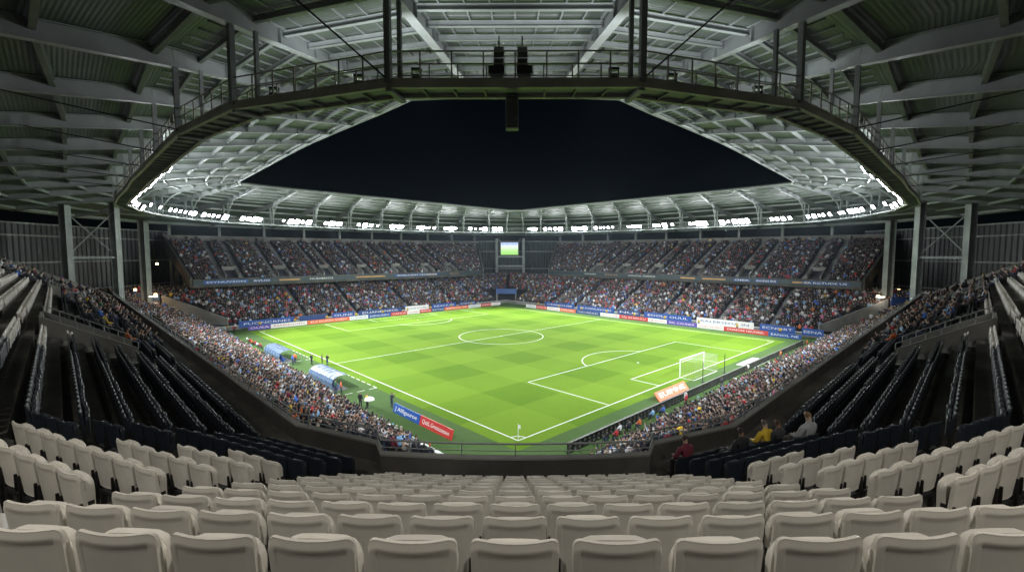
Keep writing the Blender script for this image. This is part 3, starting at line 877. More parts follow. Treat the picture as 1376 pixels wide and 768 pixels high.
for n in range(-5, 11):
    for s in (-1, 1):
        xk = x_kink(n); u0 = (s_a(n) - 2 * xk - NY) / 1.41421; u = u0 + .35; i = 0
        while u < 54.3:
            skip = any(a < u < b for a, b in AIS) or any(a - .1 < u < b + .4 and n >= 4 and n <= 8 for a, b in VOMS)
            if not skip:
                i += 1; p = a_point(n, u, s); d0 = u - u0; nm = 'left' if s < 0 else 'right'
                white = (n <= 3 and d0 > 5 + .5 * (n + 5)) or (n == 4 and d0 > 9) or (n == 5 and 14 < d0 < 15.6) or u > 52.4
                c = 'beige' if white else 'navy'
                seats.append([c, p.x, p.y, p.z, math.radians(-45) if s < 0 else math.radians(45),
                              f'{c} seat on the {nm} wing, {nth(11 - n)} row above the parapet, {nth(i)} from the bend', f'{c} seats of the upper wings', 0])
                if u > 2: TAKEN.append((n, u, s, p))
            u += .48
for t in seats:
    q = px_of((t[1], t[2], t[3] + .7))
    t[7] = 1 / q[2] if q and -30 < q[0] < 1406 and -20 < q[1] < 800 else -1
# wing spectators occupy seats: decided here so that their seats fold away under them
OCC = []
for n, u, s, p in TAKEN:
    pr = 0
    if s < 0:
        if n >= 6 and 3 < u < 16: pr = .2
        if n >= 5 and u >= 16: pr = .34
        if n >= 9 and u > 5: pr = max(pr, .28)
        if n <= 4 and u > 34: pr = .18
    else:
        if n >= 6 and 5 < u < 16: pr = .38
        if n >= 4 and u >= 16: pr = .6
        if n <= 3 and u > 32: pr = .25
    if u > 52: pr = 0
    if RD.random() < pr: OCC.append((n, u, s, p))
SHOW = {}
MAXI = 300
for c in ('beige', 'navy'):
    idx = sorted([i for i, t in enumerate(seats) if t[0] == c and t[7] > 0], key=lambda i: -seats[i][7])[:MAXI - 2]
    for i in idx: SHOW[i] = 1
rest = {'beige': [], 'navy': []}
for i, t in enumerate(seats):
    if i in SHOW:
        c = t[0]
        e = empty(c + '_seat', (t[1], t[2], t[3]), t[4]); tag(e, t[5], 'seat', t[6])
        e.rotation_euler.z += RD.gauss(0, .008)
        for nm, me in zip(('seat_back', 'seat_pan', 'bracket'), SEAT[c]):
            ch = link(nm, me, e)
            if nm == 'seat_pan': ch.location = (RD.gauss(0, .003), RD.uniform(-.004, .01), RD.uniform(-.014, .006)); ch.rotation_euler = (RD.uniform(-.02, .035), 0, RD.gauss(0, .01))
    else: rest[t[0]].append(t)

def big_mesh(name, V, F, colors, mat, mats=None):
    """V list of arrays, F list of lists of faces (same face template repeated)"""
    me = bpy.data.meshes.new(name)
    me.vertices.add(len(V)); me.vertices.foreach_set('co', V.astype(np.float32).ravel())
    me.loops.add(F.size); me.loops.foreach_set('vertex_index', F.astype(np.int32).ravel())
    me.polygons.add(len(F)); me.polygons.foreach_set('loop_start', np.arange(0, F.size, 4, dtype=np.int32))
    me.update(calc_edges=True); me.validate()
    me.materials.append(mat)
    if colors is not None:
        at = me.attributes.new('col', 'FLOAT_COLOR', 'FACE')
        at.data.foreach_set('color', colors.astype(np.float32).ravel())
    return me
def place_many(TV, TF, xyzr, sc=None):
    n = len(xyzr); X = np.array(xyzr, dtype=np.float64)
    c, s = np.cos(X[:, 3])[:, None], np.sin(X[:, 3])[:, None]
    tv = np.broadcast_to(TV[None], (n, *TV.shape)).copy()
    if sc is not None: tv = tv * sc
    V = np.stack([tv[:, :, 0] * c - tv[:, :, 1] * s + X[:, 0:1], tv[:, :, 0] * s + tv[:, :, 1] * c + X[:, 1:2], tv[:, :, 2] + X[:, 2:3]], -1).reshape(-1, 3)
    F = (np.array(TF)[None] + (np.arange(n) * len(TV))[:, None, None]).reshape(-1, 4)
    return V, F
for c in ('beige', 'navy'):
    if rest[c]:
        V, F = place_many(LOWV, LOWF, [(t[1], t[2], t[3], t[4]) for t in rest[c]])
        ob = link(c + '_seat_rows', big_mesh(c + '_seat_rows', V, F, None, M[c]))
        tag(ob, ('pale beige seats filling the remaining upper rows of both wings' if c == 'beige' else 'dark navy seats filling the remaining rows of both upper wings'), 'seats', None, 'stuff')

# ------------------------------------------------------------------ roof
# stations round the left half: outer edge O, catwalk line C, inner edge I (z relative to the camera height)
ST = [  # Cx, Cy, Cz,   Ix, Iy, Iz,    Ox, Oy, Oz
    (-5.0, 18.7, 10.2, -3.4, 42.8, 14.0, -6.5, -8, 6.0),
    (-12.8, 21.4, 10.2, -9.6, 43.5, 14.0, -17, -4, 6.0),
    (-18.6, 25.9, 10.1, -13.9, 48, 14.0, -25, 5, 6.0),
    (-24.0, 31.3, 9.9, -18, 52, 14.0, -30.5, 13.5, 6.1),
    (-29.2, 36.6, 9.6, -21.8, 55.8, 14.0, -36, 21.5, 6.2),
    (-34.6, 42.0, 9.3, -26.2, 60.2, 14.0, -42.5, 28.5, 6.2),
    (-40.2, 48.0, 9.2, -32, 66.5, 14.0, -49.5, 35, 6.3),
    (-46.0, 54.8, 9.2, -38.6, 74, 14.0, -56.5, 42.5, 6.3),
    (-51.6, 62.4, 9.3, -45, 81.2, 14.0, -64, 50.5, 6.3),
    (-56.6, 71.0, 9.5, -51, 87.8, 13.9, -71.5, 60, 6.4),
    (-60.2, 80.8, 9.8, -54.2, 91.2, 13.8, -78.5, 72, 6.5),
    (-62.0, 91.2, 10.1, -55, 93.4, 13.6, -83.5, 87, 6.6),
    (-61.0, 101.4, 10.4, -52.5, 95.6, 13.5, -85.5, 104, 6.7),
    (-57.2, 110.6, 10.6, -47, 100, 13.3, -80.5, 122, 6.8),
    (-51.6, 118.8, 10.6, -41, 105.3, 13.1, -72, 136.5, 6.9),
    (-45.4, 126.3, 10.6, -35, 110.8, 12.9, -63, 146, 7),
    (-38.8, 133.2, 10.5, -29, 116.8, 12.7, -54, 155, 7),
    (-31.8, 139.6, 10.5, -23, 122.8, 12.5, -45, 163.5, 7),
    (-24.4, 144.8, 10.4, -17, 128.2, 12.3, -35.5, 172, 7),
    (-16.6, 148.4, 10.4, -11, 132.2, 12.2, -25.5, 180, 7),
    (-8.4, 150.4, 10.3, -5.6, 134.4, 12.1, -14, 186.5, 7),
    (-2.6, 150.9, 10.3, -1.8, 135, 12.1, -4.5, 188.5, 7),
]
def V3(x, y, z): return Vector((x, y, CAMZ + z))
for k in range(12, 22):        # straight inner edge of the far wings
    t = (k - 12) / 9
    ST[k] = ST[k][:3] + (-52.5 + 50.7 * min(1, t * 1.0), 95.6 + 39.6 * t ** .97, 13.5 - 1.4 * t) + ST[k][6:]
for k in range(7, 14):
    ST[k] = (ST[k][0] * (1.045 if 7 < k < 13 else 1.02),) + ST[k][1:]
stn = [(V3(*t[0:3]), V3(*t[3:6]), V3(*t[6:9])) for t in ST]
mir = lambda p: Vector((-p.x, p.y, p.z))
ALL = stn + [tuple(mir(p) for p in t) for t in stn[::-1]]
NS = len(ALL)
roof = empty('stadium_roof', (0, 60, 30)); tag(roof, 'grey green corrugated roof ring on pale steel girders round the open night sky', 'roof')
DO, DC, DI = .7, 1.0, .42          # girder depths
# sheeting with real uv so the corrugation follows each bay
me = bpy.data.meshes.new('roof_sheet'); bm = bmesh.new(); uvl = bm.loops.layers.uv.new('UVMap')
for i in range(NS):
    a, b = ALL[i], ALL[(i + 1) % NS]
    for (pa, da), (qa, dq), in (((0, DC), (1, DI)), ((2, DO), (0, DC))):
        P = [a[pa] + Z * da, b[pa] + Z * da, b[qa] + Z * dq, a[qa] + Z * dq]
        if P[0].z < 0: continue
        lo = [bm.verts.new(p + Z * .012) for p in P]; hi = [bm.verts.new(p + Z * .2) for p in P]
        w0 = (P[1] - P[0]).length; w1 = (P[2] - P[3]).length; ln_ = (P[3] - P[0]).length
        f = bm.faces.new(lo[::-1]); uvs = [(-w0 / 2, 0), (w0 / 2, 0), (w1 / 2, ln_), (-w1 / 2, ln_)][::-1]
        for l, t in zip(f.loops, uvs): l[uvl].uv = (t[1], t[0])     # ribs run round the ring
        bm.faces.new(hi)
bm.to_mesh(me); bm.free(); me.materials.append(M['sheet'])
keep(link('roof_sheet', me), roof)
def girder(mb, p, q, d0, d1, w=.34, tf=.045, tw=.05):
    """I girder whose underside runs p to q"""
    mb.beam(p, q, w, tf)
    mb.beam(p + Z * tf, q + Z * tf, tw, d0 - 2 * tf, 0, d1 - 2 * tf)
    d = (q - p).normalized()
    mb.beam(p + Z * (d0 - tf), q + Z * (d1 - tf), w, tf)
def lerp(a, b, t): return a + (b - a) * t
for i in range(NS):
    c, n_, o_ = ALL[i]
    mb = MB(); w_ = .5 if c.y < 60 else .36
    girder(mb, o_, c, DO, DC, w_); girder(mb, c, n_, DC, DI, w_)
    for t in (.15, .3, .45, .6, .75, .9):      # web stiffeners
        p = lerp(c, n_, t); h = DC + (DI - DC) * t
        mb.box(p + Z * h / 2, w_ * .8, .03, h - .1, math.atan2(n_.y - c.y, n_.x - c.x) + PI / 2)
    keep(mb.build('girder', M['steel']), roof)
pur = []
for i in range(NS):
    a, b = ALL[i], ALL[(i + 1) % NS]
    dist = ((a[0] + b[0]) / 2 - Vector((0, 0, CAMZ))).length
    m = 10 if dist < 40 else 6
    c_far = a[0].y > 95
    if i == NS - 1: m = 11
    for t in [(j + .7) / m for j in range(m)]:
        p, q = lerp(a[0], a[1], t), lerp(b[0], b[1], t); h = DC + (DI - DC) * t; dp = .3 if h > .55 else .22
        d = (q - p).normalized() * .05
        if c_far: dp *= .6
        pur.append((dist, p + d + Z * (h - dp - .1), q - d + Z * (h - dp - .1), (.16 if dp < .3 else .2) * (.55 if c_far else 1), dp))
    for t in (.05, .28, .52, .76, .97):
        p, q = lerp(a[0], a[2], t), lerp(b[0], b[2], t); h = DC + (DO - DC) * t
        d = (q - p).normalized() * .05
        pur.append((dist + .5, p + d + Z * (h - .5), q - d + Z * (h - .5), .26, .4))
pur.sort(key=lambda t: t[0])
restp = MB()
for k, (ds, p, q, w_, dp) in enumerate(pur):
    mb = MB() if k < 99 else restp
    mb.beam(p, q, w_, .03); mb.beam(p + Z * .03, q + Z * .03, .05, dp - .06); mb.beam(p + Z * (dp - .03), q + Z * (dp - .03), w_, .03)
    if k < 99: keep(mb.build('purlin', M['steel']), roof)
tag(keep(restp.build('purlin_run', M['steel']), roof), kind='stuff')
mb = MB()
for i in range(NS):
    a, b = ALL[i], ALL[(i + 1) % NS]
    nj = 8 if i == NS - 1 else 6 if i in (0, 1, 2, NS - 2, NS - 3, NS - 4) else 0
    for j in range(1, nj):
        t = j / nj
        p, q = lerp(a[0], b[0], t), lerp(a[1], b[1], t)
        mb.beam(p + Z * (DC - .1), q + Z * (DI - .1), .07, .1)
tag(keep(mb.build('joist_run', M['steel']), roof), kind='stuff')
mb = MB(); mb.tube([t[1] + Z * .2 for t in ALL], .24, 8, closed=True); keep(mb.build('inner_edge_beam', M['steel']), roof)
mb = MB(); mb.tube([t[2] + Z * .3 for t in ALL], .2, 6, closed=True); keep(mb.build('outer_edge_beam', M['steel_grey']), roof)
# hangers: a pair of square posts from each girder to the catwalk, with knee braces on the far side
CWZ = CAMZ + 6.5
def inward(i):
    a, b = ALL[i - 1][0], ALL[(i + 1) % NS][0]
    d = (b - a); d.z = 0; d.normalize(); n = Vector((d.y, -d.x, 0))
    c = Vector((0, 85, 0)) - ALL[i][0]
    return n if n.dot(c) > 0 else -n
for i in range(NS):
    c, n_, o_ = ALL[i]; nin = inward(i)
    mb = MB()
    w_ = .24 if c.y < 60 else .3
    mb.box(Vector((c.x, c.y, (CWZ + c.z) / 2 + .1)), w_, w_, c.z - CWZ - .2, math.atan2(nin.y, nin.x))
    e2 = c + nin * 1.2; t = 1.2 / (n_ - c).to_2d().length; zt = lerp(c, n_, t).z
    mb.box(Vector((e2.x, e2.y, (CWZ + zt) / 2 + .1)), w_ * .7, w_ * .7, zt - CWZ - .2, math.atan2(nin.y, nin.x))
    if c.y > 60:
        p = lerp(c, n_, .3)
        mb.tube([Vector((e2.x, e2.y, CWZ + 1.6)), lerp(Vector((e2.x, e2.y, CWZ + 3)), p, .45) - Z * .2, p + Z * .05], .13, 6)
    keep(mb.build('hanger_post', M['steel'] if c.y > 40 else M['steel_grey']), roof)
mb = MB()   # tie rods
for s in (0, 1):
    for i in (0, 2, 3, 4, 5, 6):
        c = stn[i][0]; a = stn[i + 1]
        p = Vector((c.x, c.y, CWZ + .3)); q = lerp(a[0], a[2], .42 if i else .2) + Z * .1
        if i == 0: q = V3(-8.3, 18 - 2, 9.3)
        if s: p, q = mir(p), mir(q)
        mb.tube([p, q], .035, 5)
o = keep(mb.build('tie_rod', M['black']), roof)

# ------------------------------------------------------------------ catwalk
cwk = empty('catwalk', (0, 19, CWZ)); tag(cwk, 'steel maintenance catwalk with railings hung in a ring under the roof', 'catwalk')
CO = [Vector((t[0].x, t[0].y, CWZ)) for t in ALL]
CI = [Vector((t[0].x, t[0].y, CWZ)) + inward(i) * 1.25 for i, t in enumerate(ALL)]
def seg_dir(i):
    d = CO[(i + 1) % NS] - CO[i]; L = d.length; return d / L, L
RNEAR = MB(); 
for i in range(NS):
    j = (i + 1) % NS; a, b, c, d = CO[i], CO[j], CI[j], CI[i]
    near_ = (a.y + b.y) / 2 < 75
    mb = MB(); mb.hexa([p + Z * .12 for p in (a, b, c, d)], [p + Z * .18 for p in (a, b, c, d)])
    L = (b - a).length; n = max(2, int(L / (1.2 if near_ else 2.4)))
    for k in range(n + 1):
        t = (k + .02) / (n + .04); mb.cbeam(lerp(a, b, t) + Z * .06, lerp(d, c, t) + Z * .06, .06, .12)
    keep(mb.build('deck', M['steel_grey']), cwk)
    mb = MB(); mb.beam(a, b, .09, .34); mb.beam(d, c, .09, .26)
    mb.beam(a - Z * .012, b - Z * .012, .2, .012); mb.beam(d - Z * .012, c - Z * .012, .2, .012)
    mb.beam(a + Z * .34, b + Z * .34, .2, .012)
    keep(mb.build('edge_beam', M['steel_lit'] if near_ else M['steel']), cwk)  # near beams take the paler steel in place of light falling on them
    mb = MB(); r = .032 if near_ else .045
    for p, q in ((a, b), (d, c)):
        for h in (1.3, .82): mb.tube([p + Z * (h + .1), q + Z * (h + .1)], r if h > 1 else r * .8, 6)
        n = max(2, round((q - p).length / 1.2))
        for k in range(n + 1):
            t = (k + .01) / (n + .02); x = lerp(p, q, t); mb.cbeam(x + Z * .3, x + Z * 1.4, .055, .055)
    keep(mb.build('railing', M['steel_lit'] if near_ else M['steel']), cwk)  # near railing brightened by the same paler steel colour
# heavy knuckle plates at the bends near the camera
for i in (0, 1, 2, NS - 1, NS - 2, NS - 3):
    mb = MB(); mb.cbeam(CO[i] - Z * .05, CI[i] - Z * .05 + inward(i) * .25, .24, .14); keep(mb.build('knuckle', M['steel_grey']), cwk)

# ------------------------------------------------------------------ floodlights on the inner rail
TGT = B(PU / 2, PV / 2, 0)
def flood_meshes(simple):
    hb = MB(); hb.hexa([(-.3, -.1, -.27), (.3, -.1, -.27), (.3, .1, -.3), (-.3, .1, -.3)], [(-.22, -.22, .2), (.22, -.22, .2), (.3, .1, .3), (-.3, .1, .3)])
    for k in range(5): hb.box((-.2 + .1 * k, -.22, -.02), .02, .1, .3)
    le = MB(); le.hexa([(-.28, .1, -.28), (.28, .1, -.28), (.24, .17, -.24), (-.24, .17, -.24)], [(-.28, .1, .28), (.28, .1, .28), (.24, .17, .24), (-.24, .17, .24)])
    bk = MB()
    for s in (-1, 1): bk.box((s * .34, 0, -.12), .03, .07, .5)
    bk.box((0, 0, -.38), .71, .07, .03)
    return hb.mesh('housing', M['black']), le.mesh('lens', M['lens']), bk.mesh('bracket', M['steel_grey'])
FLM = flood_meshes(0)
def floodlight(pos, aim, label, group, scale=1.0):
    d = aim - pos; rz = math.atan2(d.y, d.x) - PI / 2; pitch = -math.atan2(-d.z, d.to_2d().length) 
    e = empty('floodlight', pos, rz); e.rotation_euler = (pitch, 0, rz); e.scale = (scale,) * 3
    tag(e, label, 'floodlight', group)
    for nm, me in zip(('housing', 'lens', 'bracket'), FLM): link(nm, me, e)
    return e
NLIGHT = 0
def spot(pos, aim, power, size=150, blend=.75, rad=.35, col=(.93, .97, 1)):
    L = bpy.data.lights.new('flood_beam', 'SPOT'); L.energy = power; L.color = col
    L.spot_size = math.radians(size); L.spot_blend = blend; L.shadow_soft_size = rad
    ob = bpy.data.objects.new('flood_beam', L); COL.objects.link(ob)
    ob.location = pos; ob.rotation_euler = (aim - pos).to_track_quat('-Z', 'Y').to_euler()
    return ob
FAR_POWER, NEAR_POWER, SPILL = 28500, 24500, 3600
pat = {  # lamps per bay, station index from the left near corner; far bays are fuller
    4: 2, 5: 2, 6: 2, 7: 2, 8: 3, 9: 2, 10: 6, 11: 5, 12: 4, 13: 5, 14: 6, 15: 4, 16: 6, 17: 5, 18: 6, 19: 4, 20: 3}
for s in (-1, 1):
    cnt = 0
    for i in sorted(pat):
        a, b = stn[i][0], stn[i + 1][0]; ia, ib = inward(i), inward(i + 1)
        for k in range(pat[i]):
            t = (k + .5) / pat[i] + RD.uniform(-.06, .06)
            if 11 <= i: t = (.12 + .76 * (k + RD.uniform(.3, .7)) / pat[i]) if i % 2 else (.2 + .5 * (k + RD.uniform(.35, .65)) / pat[i])
            p = lerp(a, b, t); nn = (lerp(ia, ib, t)).normalized()
            pos = Vector((p.x, p.y, CWZ + (.55 if i < 9 else 1.3))) + nn * 1.75
            aim = lerp(TGT, Vector((pos.x, pos.y, 0)), .42 if i > 9 else .3); aim.z = 0
            if s > 0: pos, aim = mir(pos), mir(aim)
            cnt += 1
            where = 'near left' if s < 0 else 'near right'
            lab = f'white floodlight on the {"left" if s < 0 else "right"} catwalk, {nth(cnt)} lamp counting from the camera end'
            floodlight(pos, aim, lab, 'floodlights along the catwalk', RD.uniform(1.0, 1.4) if i < 9 else RD.choice([.9, 1.1, 1.3, 1.6, 2.2]))
            if k == 1:
                d = (aim - pos).normalized()
                spot(pos + d * .4, aim, FAR_POWER if i > 9 else NEAR_POWER, 100 if i > 9 else 116, .85)
                ni = Vector((nn.x if s < 0 else -nn.x, nn.y, 0))
                spot(pos + d * .5, pos + ni * 10 + Z * 3.5, SPILL * (1 if i < 11 else .3), 168, .5)      # stray light of the lamp on the roof above it

# roof lamps over the near seats; unseen wing pairs are added to brighten treads
for x, y, z, where in ((6.2, -.5, 6.5, 'over the centre seats'), (15, 3, 6.5, 'over the angled seats'), (25, 15, 6.8, 'added to brighten the inner wing seats'), (39, 30.5, 6.6, 'added to brighten the outer wing seats')):
  for sg in (-1, 1):
    x = abs(x) * sg
    e = empty('roof_lamp', (x, y, CAMZ + z)); tag(e, f'walkway lamp under the roof {where} on the {"left" if x < 0 else "right"}', 'lamp', 'roof lamps over the near seats')
    o = MB(); o.box((0, 0, .08), 1.3, .3, .14); o.tube([(0, 0, .15), (0, 0, .5)], .03); o.build('housing', M['steel_dark'], e)
    o = MB(); o.box((0, 0, -.02), 1.2, .22, .05); o.build('diffuser', M['tubelamp'], e)
    L = bpy.data.lights.new('walkway_light', 'AREA'); L.shape = 'RECTANGLE'; L.size = 1.2; L.size_y = .3; L.energy = 560 if abs(x) < 8 else 330 if abs(x) < 16 else 260; L.color = (1, .95, .86)
    lo = bpy.data.objects.new('walkway_light', L); COL.objects.link(lo); lo.parent = e; lo.location = (0, 0, -.06)

# ------------------------------------------------------------------ hung speakers and stage lamps
def line_array(x, y, ztop, n, w, label, cat='speaker', name='line_array'):
    e = empty(name, (x, y, ztop)); tag(e, label, cat)
    for k in range(n):
        o = MB(); z = -.34 * k - .17; o.hexa([(-w / 2, -.22, z - .155), (w / 2, -.22, z - .155), (w / 2 * .9, .24, z - .12), (-w / 2 * .9, .24, z - .12)], [(-w / 2, -.22, z + .155), (w / 2, -.22, z + .155), (w / 2 * .9, .24, z + .12), (-w / 2 * .9, .24, z + .12)])
        o.build('speaker_box', M['steel_dark'], e)
    o = MB(); o.box((0, 0, .05), w * 1.05, .5, .08); o.tube([(0, 0, .08), (0, 0, .6)], .03)
    for s in (-1, 1): o.box((s * (w / 2 + .02), 0, -.17 * n), .025, .08, .34 * n)
    o.build('rigging', M['steel_grey'], e)
for s in (-1, 1):
    nm = 'left' if s < 0 else 'right'
    line_array(-.18 + s * .47, 19.35, CAMZ + 8.15, 3, .38, f'black hung speaker stack on the catwalk, {nm} one of the centre pair')
    e = empty('stage_lamp', (-.18 + s * .55, 18.95, CAMZ + 7.25)); tag(e, f'squat black box lamp in front of the {nm} hung speaker stack', 'lamp')
    o = MB(); o.box((0, 0, 0), .62, .3, .3); o.build('housing', M['black'], e)
    o = MB(); [o.box((q * .34, 0, .03), .03, .1, .5) for q in (-1, 1)]; o.box((0, 0, -.22), .5, .2, .14); o.build('yoke', M['steel_grey'], e)
    for x, y, z in ((4.2, 20.25, 7.5), (6.9, 20.95, 7.5), (11.6, 22.75, 7.6)):
        e = empty('moving_lamp', (s * x, y, CAMZ + z)); tag(e, f'small black moving lamp clamped to the catwalk rail, {"inner" if x < 5 else "middle" if x < 8 else "outer"} one on the {nm}', 'lamp')
        o = MB(); o.hexa([(-.13, -.13, -.3), (.13, -.13, -.3), (.13, .13, -.3), (-.13, .13, -.3)], [(-.17, -.17, .05), (.17, -.17, .05), (.17, .17, .05), (-.17, .17, .05)]); o.build('head', M['black'], e)
        o = MB(); [o.box((q * .2, 0, .1), .03, .1, .4) for q in (-1, 1)]; o.box((0, 0, .3), .44, .2, .1); o.build('yoke', M['black'], e)
        spot(Vector((s * x, y + .6, CAMZ + z)), Vector((s * (x * .7), y + 12, CAMZ + z + 1.5)), SPILL * .25, 168, .5)
        spot(Vector((s * x, y + .6, CAMZ + z)), Vector((s * x * .8, 58, 0)), 9000, 110, .9)
e = empty('hanging_speaker', (-.12, 19.3, CWZ - .02)); tag(e, 'tall dark louvred box hanging below the middle of the near catwalk', 'speaker')
o = MB(); o.box((0, 0, -.72), .44, .4, 1.36); o.build('cabinet', M['black'], e)
o = MB()
for k in range(9): o.hexa([(-.23, -.25, -.2 - .14 * k), (.23, -.25, -.2 - .14 * k), (.23, -.2, -.2 - .14 * k), (-.23, -.2, -.2 - .14 * k)], [(-.23, -.215, -.08 - .14 * k), (.23, -.215, -.08 - .14 * k), (.23, -.2, -.08 - .14 * k), (-.23, -.2, -.08 - .14 * k)])
o.build('grille', M['steel_dark'], e)
o = MB()
for s in (-1, 1): o.box((s * .245, 0, -.7), .03, .44, 1.42)
o.box((0, 0, -1.42), .52, .44, .04); o.build('frame', M['steel_grey'], e)

# ------------------------------------------------------------------ goal, corner flag, boards, dugouts, fence
def goal(u, v0, label):
    g_ = empty('goal', B(u, v0 + 3.66), RZ_V); tag(g_, label, 'goal')
    W2, H, D = 3.66, 2.44, 2.0
    for s in (-1, 1):
        o = MB(); o.tube([(s * W2, 0, 0), (s * W2, 0, H)], .075, 10); o.build('post', M['white_paint'], g_)
    o = MB(); o.tube([(-W2 - .07, 0, H + .04), (W2 + .07, 0, H + .04)], .075, 10); o.build('crossbar', M['white_paint'], g_)
    o = MB(); o.tube([(-W2, -.05, .03), (-W2, -D, .03), (W2, -D, .03), (W2, -.05, .03)], .04, 6); o.build('ground_frame', M['white_paint'], g_)
    o = MB(); r = .007
    nx, nz, nd = 30, 10, 8
    for i in range(nx + 1):
        x = -W2 + 2 * W2 * i / nx; o.tube([(x, -.06, H), (x, -D, H), (x, -D, .03)], r, 3)
    for j in range(1, nz): o.tube([(-W2, -.06, H * j / nz), (-W2, -D, H * j / nz), (W2, -D, H * j / nz), (W2, -.06, H * j / nz)], r, 3)
    for k in range(1, nd + 1):
        y = -D * k / nd; o.tube([(-W2, y, .03), (-W2, y, H), (W2, y, H), (W2, y, .03)], r, 3)
    o.build('net', M['net'], g_)
    for s in (-1, 1):
        p_ = empty('net_pole', B(u - 3.1, v0 + 3.66 + s * 3.5)); tag(p_, f'thin black pole behind the goal net, {"near" if s < 0 else "far"} one', 'pole', 'net poles')
        o = MB(); o.tube([(0, 0, 0), (0, 0, 2.7)], .05, 6); o.build('pole', M['black'], p_)
        o = MB(); o.box((0, 0, .04), .4, .4, .08); o.build('foot', M['black'], p_)
goal(0, PV / 2 - 3.66, 'white football goal with boxy net on the right goal line')
f_ = empty('corner_flag', B(0, 0)); tag(f_, 'white corner flag pole in the nearest corner of the pitch', 'flag')
o = MB(); o.tube([(0, 0, 0), (0, 0, 1.55)], .03, 8); o.build('pole', M['white_paint'], f_)
o = MB(); o.hexa([(0, -.008, 1.15), (.2, -.22, 1.2), (.21, -.21, 1.2), (0, .008, 1.15)], [(0, -.008, 1.52), (.2, -.22, 1.5), (.21, -.21, 1.5), (0, .008, 1.52)]); o.build('flag', M['white'], f_)

inL, inR = eU * -1, eV * -1
board(B(14.8, -4.4), B(9.7, -4.4), 0, .95, M['blue'], 'J Allfiguuroe', M['white'], 'blue advertising board with white lettering on the near touchline verge', n_hint=-eV, lean=.25)
board(B(9.55, -4.4), B(4.2, -4.4), 0, .95, M['red'], 'QatlL.Greatuuesee', M['white'], 'red advertising board with white lettering beside the blue board near the corner', n_hint=-eV, lean=.25)
board(B(-3.3, 19.4), B(-3.3, 26.6), 0, 1.15, M['orange'], 'EUIMNE', M['white'], 'orange slanted advertising board with white lettering left of the goal', n_hint=-eU, lean=.8, th=.7)
o = MB(); o.hexa([B(-5, 44.2, .012), B(-2.4, 44.2, .012), B(-2.4, 51, .012), B(-5, 51, .012)], [B(-5, 44.2, .05), B(-2.4, 44.2, .05), B(-2.4, 51, .05), B(-5, 51, .05)])
mt = o.build('ground_mat', M['white']); tag(mt, 'pale flat advertising mat lying on the grass right of the goal', 'mat')
lettering('ESOUNDER', B(-3.7, 47.6, .055), eV, Z, 1.1, 5.6, M['steel_grey'], None, 'mat_lettering', up=eU, off=.003)
bpy.data.objects['mat_lettering'].parent = mt

# dark perimeter fence seen from behind the goal
fb = empty('perimeter_fence', B(-4.9, 34)); tag(fb, 'long black barrier fence of upright panels behind the right goal', 'fence')
o = MB(); n = 34
for i in range(n):
    v0 = 1.0 + i * 2.0
    o = MB(); o.hexa([B(-4.98, v0 + .02, .03), B(-4.88, v0 + .02, .03), B(-4.88, v0 + 1.98, .03), B(-4.98, v0 + 1.98, .03)], [p + Z * 1.0 for p in (B(-4.98, v0 + .02), B(-4.88, v0 + .02), B(-4.88, v0 + 1.98), B(-4.98, v0 + 1.98))])
    for k in range(3):
        for h in (.3, .7): o.cbeam(B(-5.03, v0 + .3 + k * .65, h - .12), B(-5.03, v0 + .3 + k * .65, h + .12), .16, .03, 1)
    o.beam(B(-5.05, v0 + .02, 1.005), B(-5.05, v0 + 1.98, 1.005), .22, .04, 1)
    keep(o.build('panel', [M['black'], M['steel_dark']]), fb)
    o = MB(); o.cbeam(B(-5.6, v0 + 1, .04), B(-5.0, v0 + 1, .6), .05, .05); keep(o.build('brace', M['black']), fb)

